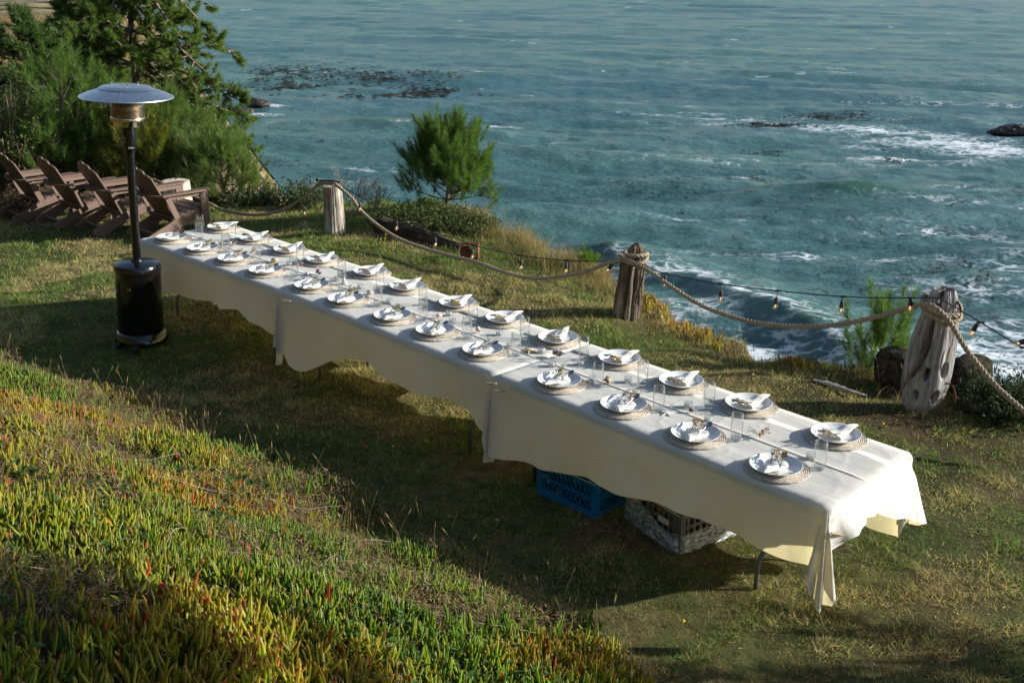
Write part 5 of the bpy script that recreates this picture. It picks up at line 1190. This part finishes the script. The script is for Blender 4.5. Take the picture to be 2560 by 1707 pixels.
def cracks(a, z, seed, n, depth, w_):
    q_ = random.Random(seed); g = 0
    for i in range(n):
        a0 = q_.uniform(0, 6.28); z0 = q_.uniform(0, .9); L = q_.uniform(.10, .4); ph = q_.uniform(0, 6)
        f = wrapa(a-a0-.10*math.sin(z*9+ph)-.04*math.sin(z*31+ph)); t = (z-z0)/L
        if 0 < t < 1: g -= depth*math.sin(math.pi*t)**.5*math.exp(-(f/w_)**2)
    return g
def nz(a, z, s, k): return float(fbm(np.array(math.cos(a)*s+k), np.array(math.sin(a)*s+z*1.1+k), 4))-.5
def dp1(z, a): return cracks(a, z, 1, 26, .008, .04)+.034*nz(a, z, 3.0, 2)+.012*nz(a, z*.6, 14, 5)
V, F = post_mesh(.60, lambda t, a: .128*(1.04-.08*t+.07*(1-t)**4)*(1+.06*math.cos(2*a+1)), lambda t: (0, 0), dp1, nu=110)
q1 = gat(767, 538); p1 = (float(q1[0])-.06, float(q1[1])+.06); o = mesh_obj('driftwood_post', V, F, M['post_a'], smooth=True, auto=50); o.location = (*p1, float(height(*p1))-.01); tag(o, 'short flat topped grey wooden post holding the rope near the chairs', 'post', 'driftwood posts of the rope fence')
ca2 = math.atan2(-4.82-2.84, 5.96+.57)
def dp2(z, a):
    f = wrapa(a-ca2); g = 0
    for g0, w_, dd in ((-.30+.10*math.sin(z*5), .085, .045), (.36-.12*z, .07, .040), (1.3, .12, .03)): g -= dd*math.exp(-((f-g0)/w_)**2)*sstep(.62, .50, z)
    return float(g)+cracks(a, z, 2, 30, .016, .05)+.045*nz(a, z, 2.6, 7)+.014*nz(a, z*.5, 13, 3)
def rf2(t, a): return .135*(1.0-.18*t)*(1-.42*float(sstep(.70, .84, t)))*(1-.65*max(0, (t-.93)/.07)**2) + (.012 if .70 < t < .76 else 0)
V, F = post_mesh(.69, rf2, lambda t: (.045*t, .05*t), dp2, nu=120, nv=80, flat=.008)
p2 = (-.56, 2.86); o = mesh_obj('driftwood_post', V, F, M['post_b'], smooth=True, auto=50); o.location = (*p2, float(height(*p2))-.01); tag(o, 'brown grooved wooden post with rounded head, middle of the three', 'post', 'driftwood posts of the rope fence')
ca3 = math.atan2(-4.82-2.75, 5.96-2.42)
def dp3(z, a):
    f = wrapa(a-ca3); g = 0
    cl = np.interp(z, [.10, .22, .35, .53, .71, .85, .95], [-1.5, -1.15, -.68, -.30, -.42, -.30, -.2]); g -= .085*math.exp(-((f-cl)/np.interp(z, [.2, .5, .8], [.08, .16, .22]))**2)*float(sstep(.05, .2, z))
    for z0, a0, rr_ in ((.33, .0, .026), (.15, -.43, .026), (.37, .85, .030), (.16, .66, .030)):
        dd = math.hypot((z-z0)/(1.15+z0), wrapa(f-a0)*.18)*(1+.5*nz(a*1.0, z*6, 6, 4)); g -= .13/(1+math.exp((dd-rr_)/.004))
    return float(g)+cracks(a, z, 3, 26, .006, .03)+.036*nz(a, z, 2.0, 11)+.010*nz(a, z*.5, 14, 8)
def rf3(t, a): return float(np.interp(t*.95, [0, .03, .07, .135, .22, .33, .53, .71, .84, .90, .95], [.075, .105, .135, .158, .170, .174, .168, .143, .118, .103, .080]))*(1+.08*math.cos(2*(a-ca3-1.57)))
def cen3(t):
    k = float(np.interp(t*.95, [0, .27, .53, .71, .95], [.0, .025, .04, .055, .07])); return (.69*k, .72*k)
V, F = post_mesh(.95, lambda t, a: .86*rf3(t, a), cen3, dp3, nu=144, nv=130, flat=-.03)
p3 = (2.42, 2.75); o = mesh_obj('driftwood_post', V, F, M['post_c'], smooth=True, auto=60); o.location = (*p3, float(height(*p3))-.01); tag(o, 'tallest silver driftwood post, cleft and pierced by dark holes', 'post', 'driftwood posts of the rope fence')

# ------------------------------------------------------------------ ropes and string lights
def resample(P, n):
    P = np.array(P, float); d = np.r_[0, np.cumsum(np.linalg.norm(np.diff(P, axis=0), axis=1))]; d /= d[-1]
    # smooth: Catmull-Rom through the points
    tt = np.linspace(0, 1, n); out = []
    for t in tt:
        i = min(len(P)-2, max(0, int(np.searchsorted(d, t, 'right'))-1)); u = (t-d[i])/(d[i+1]-d[i]+1e-9)
        p0 = P[max(0, i-1)]; p1_ = P[i]; p2_ = P[i+1]; p3_ = P[min(len(P)-1, i+2)]
        out.append(.5*((2*p1_)+(-p0+p2_)*u+(2*p0-5*p1_+4*p2_-p3_)*u*u+(-p0+3*p1_-3*p2_+p3_)*u**3))
    return np.array(out)
def rope_mesh(mb, P, rad=.0105, pitch=.10):
    L = np.sum(np.linalg.norm(np.diff(np.array(P, float), axis=0), axis=1)); n = max(12, int(L/pitch*10)); C = resample(P, n); T, Nn, Bb = frames(C)
    s_ = np.linspace(0, L, n)
    for k in range(3):
        a = 2*math.pi*(s_/pitch + k/3); Q = C + Nn*(np.cos(a)*rad*.92)[:, None]+Bb*(np.sin(a)*rad*.92)[:, None]; mb.tube(Q, rad, 6)
def ring(c, r0, z0, n=22, tilt=(0, 0), a0=0, a1=6.283): return [(c[0]+r0*math.cos(a), c[1]+r0*math.sin(a), z0+tilt[0]*math.cos(a)+tilt[1]*math.sin(a)) for a in np.linspace(a0, a1, n)]
def on(pts, ya, yb):
    out = []; n = len(pts)
    for i, (px, py) in enumerate(pts): out.append(aty(px, py, ya+(yb-ya)*i/(n-1)))
    return out
mb = MB(); rope_mesh(mb, [(-10.6, 2.55, .10)] + on([(465, 460), (500, 478), (550, 491), (600, 493), (650, 482), (700, 452), (735, 424)], 2.60, 2.66)+[(-4.93, 2.69, .60)])
tag(mb.obj('rope', M['rope'], smooth=True), 'thick rope running from the short post back behind the chairs', 'rope')
mb = MB(); rope_mesh(mb, [(-4.95, 2.69, .61), (-4.84, 2.66, .59)] + on([(808, 455), (830, 484), (862, 513), (905, 542), (945, 560), (1000, 578), (1090, 601), (1150, 622), (1200, 636), (1250, 639), (1330, 628), (1400, 603)], 2.66, 2.72)+[(-.50, 2.72, .565)])
rope_mesh(mb, ring((p2[0]+.04, p2[1]+.04), .118, .575, tilt=(.012, -.012))); rope_mesh(mb, ring((p2[0]+.04, p2[1]+.04), .116, .545, tilt=(-.02, .02)))
tag(mb.obj('rope', M['rope'], smooth=True), 'thick rope sagging from the short post to the middle post and looped round it', 'rope')
cc = (p3[0]+.045, p3[1]+.045)
mb = MB(); rope_mesh(mb, [(-.55, 2.72, .60), (-.44, 2.73, .57)]+on([(1500, 628), (1530, 650), (1600, 695), (1650, 717), (1740, 742), (1850, 750), (1950, 741), (2050, 718), (2095, 703)], 2.68, 2.62)+[(2.36, 2.62, .80)])
rope_mesh(mb, ring(cc, .135, .77, tilt=(-.05, .02), a0=-2.6, a1=2.2)); rope_mesh(mb, ring(cc, .130, .81, tilt=(-.04, .02), a0=-2.6, a1=3.6))
rope_mesh(mb, [aty(2100, 700, 2.60), aty(2140, 702, 2.56), aty(2172, 728, 2.56)]+on([(2190, 752), (2215, 795), (2250, 842), (2290, 888), (2330, 925), (2375, 962), (2450, 1010)], 2.56, 2.50))
tag(mb.obj('rope', M['rope'], smooth=True), 'thick rope from the middle post, wrapped on the tallest post and out of frame', 'rope')
mb = MB(); mb.tube(resample([(cc[0]+.06, cc[1]+.02, .885), aty(2178, 683, 2.80), aty(2195, 690, 2.80), aty(2207, 710, 2.80), aty(2200, 735, 2.80), (cc[0]+.12, cc[1]-.02, .74)], 24), .0075, 8)
tag(mb.obj('iron_hoop', M['rust'], smooth=True), 'bent rusty iron hoop at the head of the tallest post', 'iron hoop')
mb = MB(); mb.tube(resample([aty(2172, 880, 2.52), aty(2186, 885, 2.50), aty(2194, 905, 2.50), aty(2193, 925, 2.50)], 16), .006, 8)
tag(mb.obj('iron_rod', M['rust'], smooth=True), 'curved rusty rod coming out of a low hole of the tallest post', 'iron rod')
# two string light cables
def bulb_on(root, p, top, d=(0, 0, -1), lit=True):
    d = unit(np.array(d, float)); p = np.array(p, float); top = np.array(top, float)
    mb = MB(); mb.tube([top, (top+p)/2+[0, 0, .0], p-d*.045], .0026, 5); mb.tube([top+[-.018, -.018, 0], top+[.018, .018, 0]], .0085, 7)
    V, F = lathe([(0, 0), (.010, 0), (.014, -.010), (.0155, -.030), (.0175, -.050), (.0175, -.056), (0, -.056)], 14); mb.add(rot_to(V, d)+(p-d*.048), F)
    sk = mb.obj('socket', M['cable'], root, smooth=True, auto=40)
    V, F = lathe([(.011, 0), (.014, .006), (.021, .024), (.0225, .034), (.019, .048), (.010, .057), (0, .059)], 18); V[:, 2] *= -1
    MB().add(rot_to(V, d)+(p+d*.004), [f[::-1] for f in F]).obj('bulb', M['bulb'], sk, smooth=True)
    a = p+d*.010; s_ = unit(np.cross(d, [.3, .2, .9])); MB().tube([a, a+d*.010+s_*.006, a+d*.026+s_*.005, a+d*.030-s_*.004, a+d*.012-s_*.005], .0022, 5).obj('filament', M['filament'], sk)
def rot_to(V, d):
    q = Vector((0, 0, -1)).rotation_difference(Vector(d)); return np.array(V) @ np.array(q.to_matrix()).T
s1 = empty('string_lights', (-4.95, 2.69, 0), 0, 'black cable of glowing bulbs strung from the short post to the middle post', 'string lights')
s2 = empty('string_lights', (-.56, 2.86, 0), 0, 'black cable of glowing bulbs from the middle post over the tallest post', 'string lights')
def rel(P, o): return [np.array(p)-np.array(o.location) for p in P]
cab = [aty(700, 470, 2.60), aty(715, 455, 2.60), aty(722, 432, 2.62)] + [aty(733, 420, 2.60), aty(745, 415, 2.58), aty(762, 415, 2.56), aty(780, 419, 2.58)] + on([(790, 430), (805, 440), (850, 466), (905, 505), (960, 530), (1040, 545), (1075, 560), (1112, 570), (1197, 587), (1300, 598), (1418, 601)], 2.62, 2.78)
MB().tube(rel(resample(cab, 150), s1), .0048, 6).obj('cable', M['cable'], s1, smooth=True)
MB().tube(rel([aty(735, 417, 2.57), aty(745, 415, 2.57), aty(762, 415, 2.555), aty(781, 419, 2.57)], s1), .011, 8).obj('cable_wrap', M['cable'], s1, smooth=True)
def bulbs(root, lst, ya, yb):
    n = len(lst)
    for i, (px, py, tx, ty) in enumerate(lst):
        y_ = ya+(yb-ya)*i/max(1, n-1); top = aty(tx, ty, y_); p = aty(px, py, y_)+[0, 0, .030]
        d = np.array([0, 0, -1.]) if abs(px-tx) < 6 else unit(p-top+[0, 0, -.05]); bulb_on(root, p-np.array(root.location), top-np.array(root.location), d)
bulbs(s1, [(700, 490, 700, 468), (728, 420, 738, 416), (827, 481, 823, 449), (911, 524, 909, 507), (1000, 562, 998, 538), (1085, 590, 1088, 564), (1197, 614, 1195, 587), (1300, 622, 1300, 598), (1400, 622, 1418, 602)], 2.60, 2.74)
cab2 = [(-.50, 2.74, .60)] + on([(1475, 607), (1527, 628), (1655, 652), (1787, 668), (1937, 681), (2030, 684), (2092, 684), (2150, 684)], 2.70, 2.56) + on([(2163, 688), (2205, 712), (2252, 740), (2310, 776), (2380, 815)], 2.56, 2.52)
MB().tube(rel(resample(cab2, 160), s2), .0048, 6).obj('cable', M['cable'], s2, smooth=True)
bulbs(s2, [(1527, 653, 1528, 628), (1655, 687, 1654, 652), (1781, 704, 1787, 668), (1932, 713, 1937, 681), (2090, 708, 2093, 684), (2236, 766, 2252, 741), (2345, 795, 2352, 798)], 2.70, 2.54)
MB().box(np.array(aty(2157, 692, 2.56))-np.array(s2.location), (.012, .012, .028), ch=.003).obj('clip', M['bulb'], s2)

# ------------------------------------------------------------------ stump, log, bracket, planks by the posts
q = (-7.35, 1.95); zq = float(height(*q)); V, F = post_mesh(.46, lambda t, a: .19*(1.08-.1*t), lambda t: (0, 0), lambda z, a: .02*nz(a, z, 2, 21), nu=40, nv=14); q = gat(410, 486)
o = mesh_obj('stump', V, F, M['stump'], smooth=True, auto=50); o.location = (q[0], q[1], float(height(q[0], q[1]))-.02); tag(o, 'pale bleached round stump used as a side table by the chairs', 'stump')
# fallen log
a_ = at(872, 518, .05); b2 = at(1062, 566, .05); mid = (a_+b2)/2; Lg = np.linalg.norm(b2-a_)
V, F = post_mesh(Lg, lambda t, a: (.105-.035*t)*(1+.25*math.cos(a)), lambda t: (.02*math.sin(t*5), 0), lambda z, a: .10*nz(a, z*2.2, 1.6, 31)+.035*nz(a, z*1.2, 9, 3)+cracks(a, z, 9, 40, .014, .07), nu=36, nv=46)
o = mesh_obj('fallen_log', V, F, M['darkwood'], smooth=True, auto=50); o.location = (a_[0], a_[1], .02); dv = Vector(tuple(b2-a_)).normalized(); o.rotation_euler = dv.to_track_quat('Z', 'X').to_euler(); tag(o, 'dark rotting log lying along the mound behind the rope', 'log')
M['darkwood'].node_tree.nodes['Mapping'].inputs['Scale'].default_value = (12, 12, 3)
# rusty steel bracket
c = gat(1080, 594); b_ = empty('steel_bracket', (c[0], c[1], float(height(c[0], c[1]))-.01), R(38), 'rusty steel bracket standing on the lawn edge behind the rope', 'steel bracket')
for x_ in (-.09, .09):
    p = MB().box((x_, 0, .075), (.012, .13, .19), ch=.002).obj('side_plate', M['rust'], b_)
    for z_ in (.10, .14): MB().lathe([(0, 0), (.010, 0), (.010, .004), (0, .004)], 10, (0, 0, 0)).add(*lathe([(0, 0), (.004, 0)], 4)).obj('bolt_hole', M['stump'], p).matrix_local = Matrix.Translation((x_+.006, -.03, z_)) @ Matrix.Rotation(R(90), 4, 'Y')
MB().box((0, .02, .176), (.192, .09, .012), ch=.002).obj('top_plate', M['rust'], b_)
MB().box((-.04, -.071, .075), (.105, .010, .19), ch=.002).obj('front_plate', M['rust'], b_)
MB().tube([(0, -.01, .12), (0, -.01, .02)], .018, 10).obj('hook', M['cable'], b_)
# weathered planks
for i, (pa, pb, w_, th_, lab) in enumerate((((1868, 869), (1992, 905), .048, .018, 'pale weathered plank lying in the grass before the tallest post'),)):
    a_ = at(*pa, .02); b2 = at(*pb, .02); mb = MB(); C = resample([a_, (a_*2+b2)/3+[0, .012, .004], (a_+b2*2)/3+[0, -.008, 0], b2], 14); V, F = tube(C, .034*np.array([.25, .5, .7, .9, 1, 1, .95, 1, .9, .85, .7, .5, .35, .12]), 7); V[:, 2] = .012+(V[:, 2]-.02)*.45+.004*np.sin(np.arange(len(V))*2.3); mb.add(V, F); o = mb.obj('plank', M['paleplank'], smooth=True, auto=40); o.location.z = float(height(a_[0], a_[1]))+.0; tag(o, lab, 'plank')
# dark stump blocks behind the tallest post
for i, (px, py, dims, sd_, lab) in enumerate(((2052, 905, (.20, .16, .31), 3, 'dark lichened stump block on the seedling side of the tallest post'), (2205, 920, (.15, .20, .31), 5, 'dark stump block on the far side of the tallest post'), (2225, 955, (.13, .10, .07), 7, 'low mossy rock at the foot of the dark stump'))):
    q = gat(px, py); V, F = blob(30, 18, *dims, .35, sd_); V[:, 2] = np.where(V[:, 2] > dims[2]*.5, dims[2]*.5+(V[:, 2]-dims[2]*.5)*.2, V[:, 2])
    o = mesh_obj('dark_stump' if i < 2 else 'mossy_rock', V, F, M['darkrock'], smooth=True); o.location = (q[0]-.02, q[1]+.12, float(height(q[0], q[1]))+dims[2]*.45); tag(o, lab, 'stump' if i < 2 else 'rock')
# garden spike lamp by the short post
# ------------------------------------------------------------------ crates under the near table
def crate(name, loc, rz, size, Hc, mat, label, kind):
    o = empty(name, loc, rz, label, 'crate'); s_ = size/2
    for k in range(4):
        a = k*math.pi/2; mb = MB(); Rz = np.array(Matrix.Rotation(a, 3, 'Z'))
        parts = []
        def bx(cx, cz, w_, h_, t_=.008, dy=0): mb.box(np.array((cx, -s_+.006+dy, cz)) @ Rz.T, (w_, t_, h_), rot=Rz)
        bx(0, .028 if kind == 'blue' else .02, size-.002*(k % 2), .056 if kind == 'blue' else .04); bx(0, Hc-.012, size-.002*(k % 2), .024, .014)
        bx(-s_+.02, Hc/2, .036, Hc-.05, .009); bx(s_-.02, Hc/2, .036, Hc-.05, .009)
        if kind == 'blue':
            bx(0, .056+(Hc-.08)/2, size-.07, .014)
            for row in range(2):
                z0 = .058+row*(Hc-.08)/2; hh_ = (Hc-.08)/2-.010; nn_ = 11
                for q in range(nn_):
                    x_ = -s_+.055+(size-.11)*q/(nn_-1); w_ = (size-.11)/(nn_-1)
                    for sg_ in (-1, 1):
                        A = np.array((x_-sg_*w_/2, -s_+.006, z0)); B = np.array((x_+sg_*w_/2, -s_+.006, z0+hh_)); mb.bar(A @ Rz.T, B @ Rz.T, .006, .006, up=tuple(np.array((0, 1, 0)) @ Rz.T))
        else:
            for z_ in (Hc*.36, Hc*.68): bx(0, z_, size-.07, .016)
            for q in range(9): bx(-s_+.06+(size-.12)*q/8, Hc/2, .018, Hc-.06, .0075)
        mb.obj('crate_wall', mat, o)
    MB().box((0, 0, .012), (size-.02, size-.02, .012)).obj('crate_floor', mat, o)
    mb = MB()
    for q in range(1, 5):
        x_ = -s_+size*q/5; mb.box((x_, 0, Hc*.55), (.004, size-.03, Hc*.72)); mb.box((0, x_+.003, Hc*.55-.001), (size-.03, .004, Hc*.72-.004))
    mb.obj('divider', mat, o); return o
cb = crate('blue_crate', (1.70, -.055, .0), 0.0, .50, .24, M['blueplastic'], 'blue plastic glass rack half hidden by the cloth of the near table', 'blue')
cg = crate('grey_crate', (2.335, .045, .0), R(-10), .50, .235, M['greyplastic'], 'grey plastic glass rack wrapped in clear film under the near table', 'grey')
MB().box((.10, -.249, .155), (.085, .003, .034)).obj('label', M['label'], cg)
mb = MB()
for k in range(2): mb.box((.10, -.2512, .163-.012*k), (.07-.015*k, .001, .003))
mb.obj('label_print', M['ink'], cg)
V, F = lathe([(0, 0), (.011, 0), (.011, .003), (0, .003)], 16); V = V @ np.array(Matrix.Rotation(R(90), 3, 'X')).T; MB().add(V+[.175, -.249, .148], F).obj('sticker', M['red'], cg)
# film: crumpled skin round the rack, tied in a knot at the front
V = []; F = []; nu, nv = 140, 16
for i in range(nv+1):
    t = i/nv
    for j in range(nu):
        a = 2*math.pi*j/nu; cx, sy = math.cos(a), math.sin(a); k = .262/max(abs(cx), abs(sy)); k = min(k, .34)
        x_, y_ = cx*k, sy*k; kx, kz = -.06, .11; z_ = .004+.20*t*(.62+.38*float(sstep(.12, -.12, x_)) if y_ < 0 else .8)
        if y_ < -.18:
            dd = math.hypot(x_-kx, z_-kz); an = math.atan2(z_-kz, x_-kx); y_ -= .030*math.exp(-dd/.04) + .006*math.sin(an*16)*math.exp(-dd/.16)+.008
        rr_ = .012*(float(fbm(np.array(a*7), np.array(t*5), 4))-.5)*2; V.append((x_*(1+rr_*3), y_*(1+rr_*3), z_))
for i in range(nv):
    for j in range(nu): F.append([i*nu+j, i*nu+(j+1) % nu, (i+1)*nu+(j+1) % nu, (i+1)*nu+j])
o = mesh_obj('plastic_wrap', V, F, M['film'], smooth=True); o.location = (2.335, .045, 0); o.rotation_euler = (0, 0, R(-10)); tag(o, 'clear plastic film knotted round the grey glass rack', 'plastic wrap')
mb = MB()
for k in range(9):
    a = -1.2+k*.35; mb.tube([(-.06, -.285, .11), (-.06+math.sin(a)*.012, -.30, .11+math.cos(a)*.02), (-.06+math.sin(a)*.03, -.305, .10+math.cos(a)*.045)], [.004, .005, .003], 5)
kn = mb.obj('film_knot', M['film'], o)
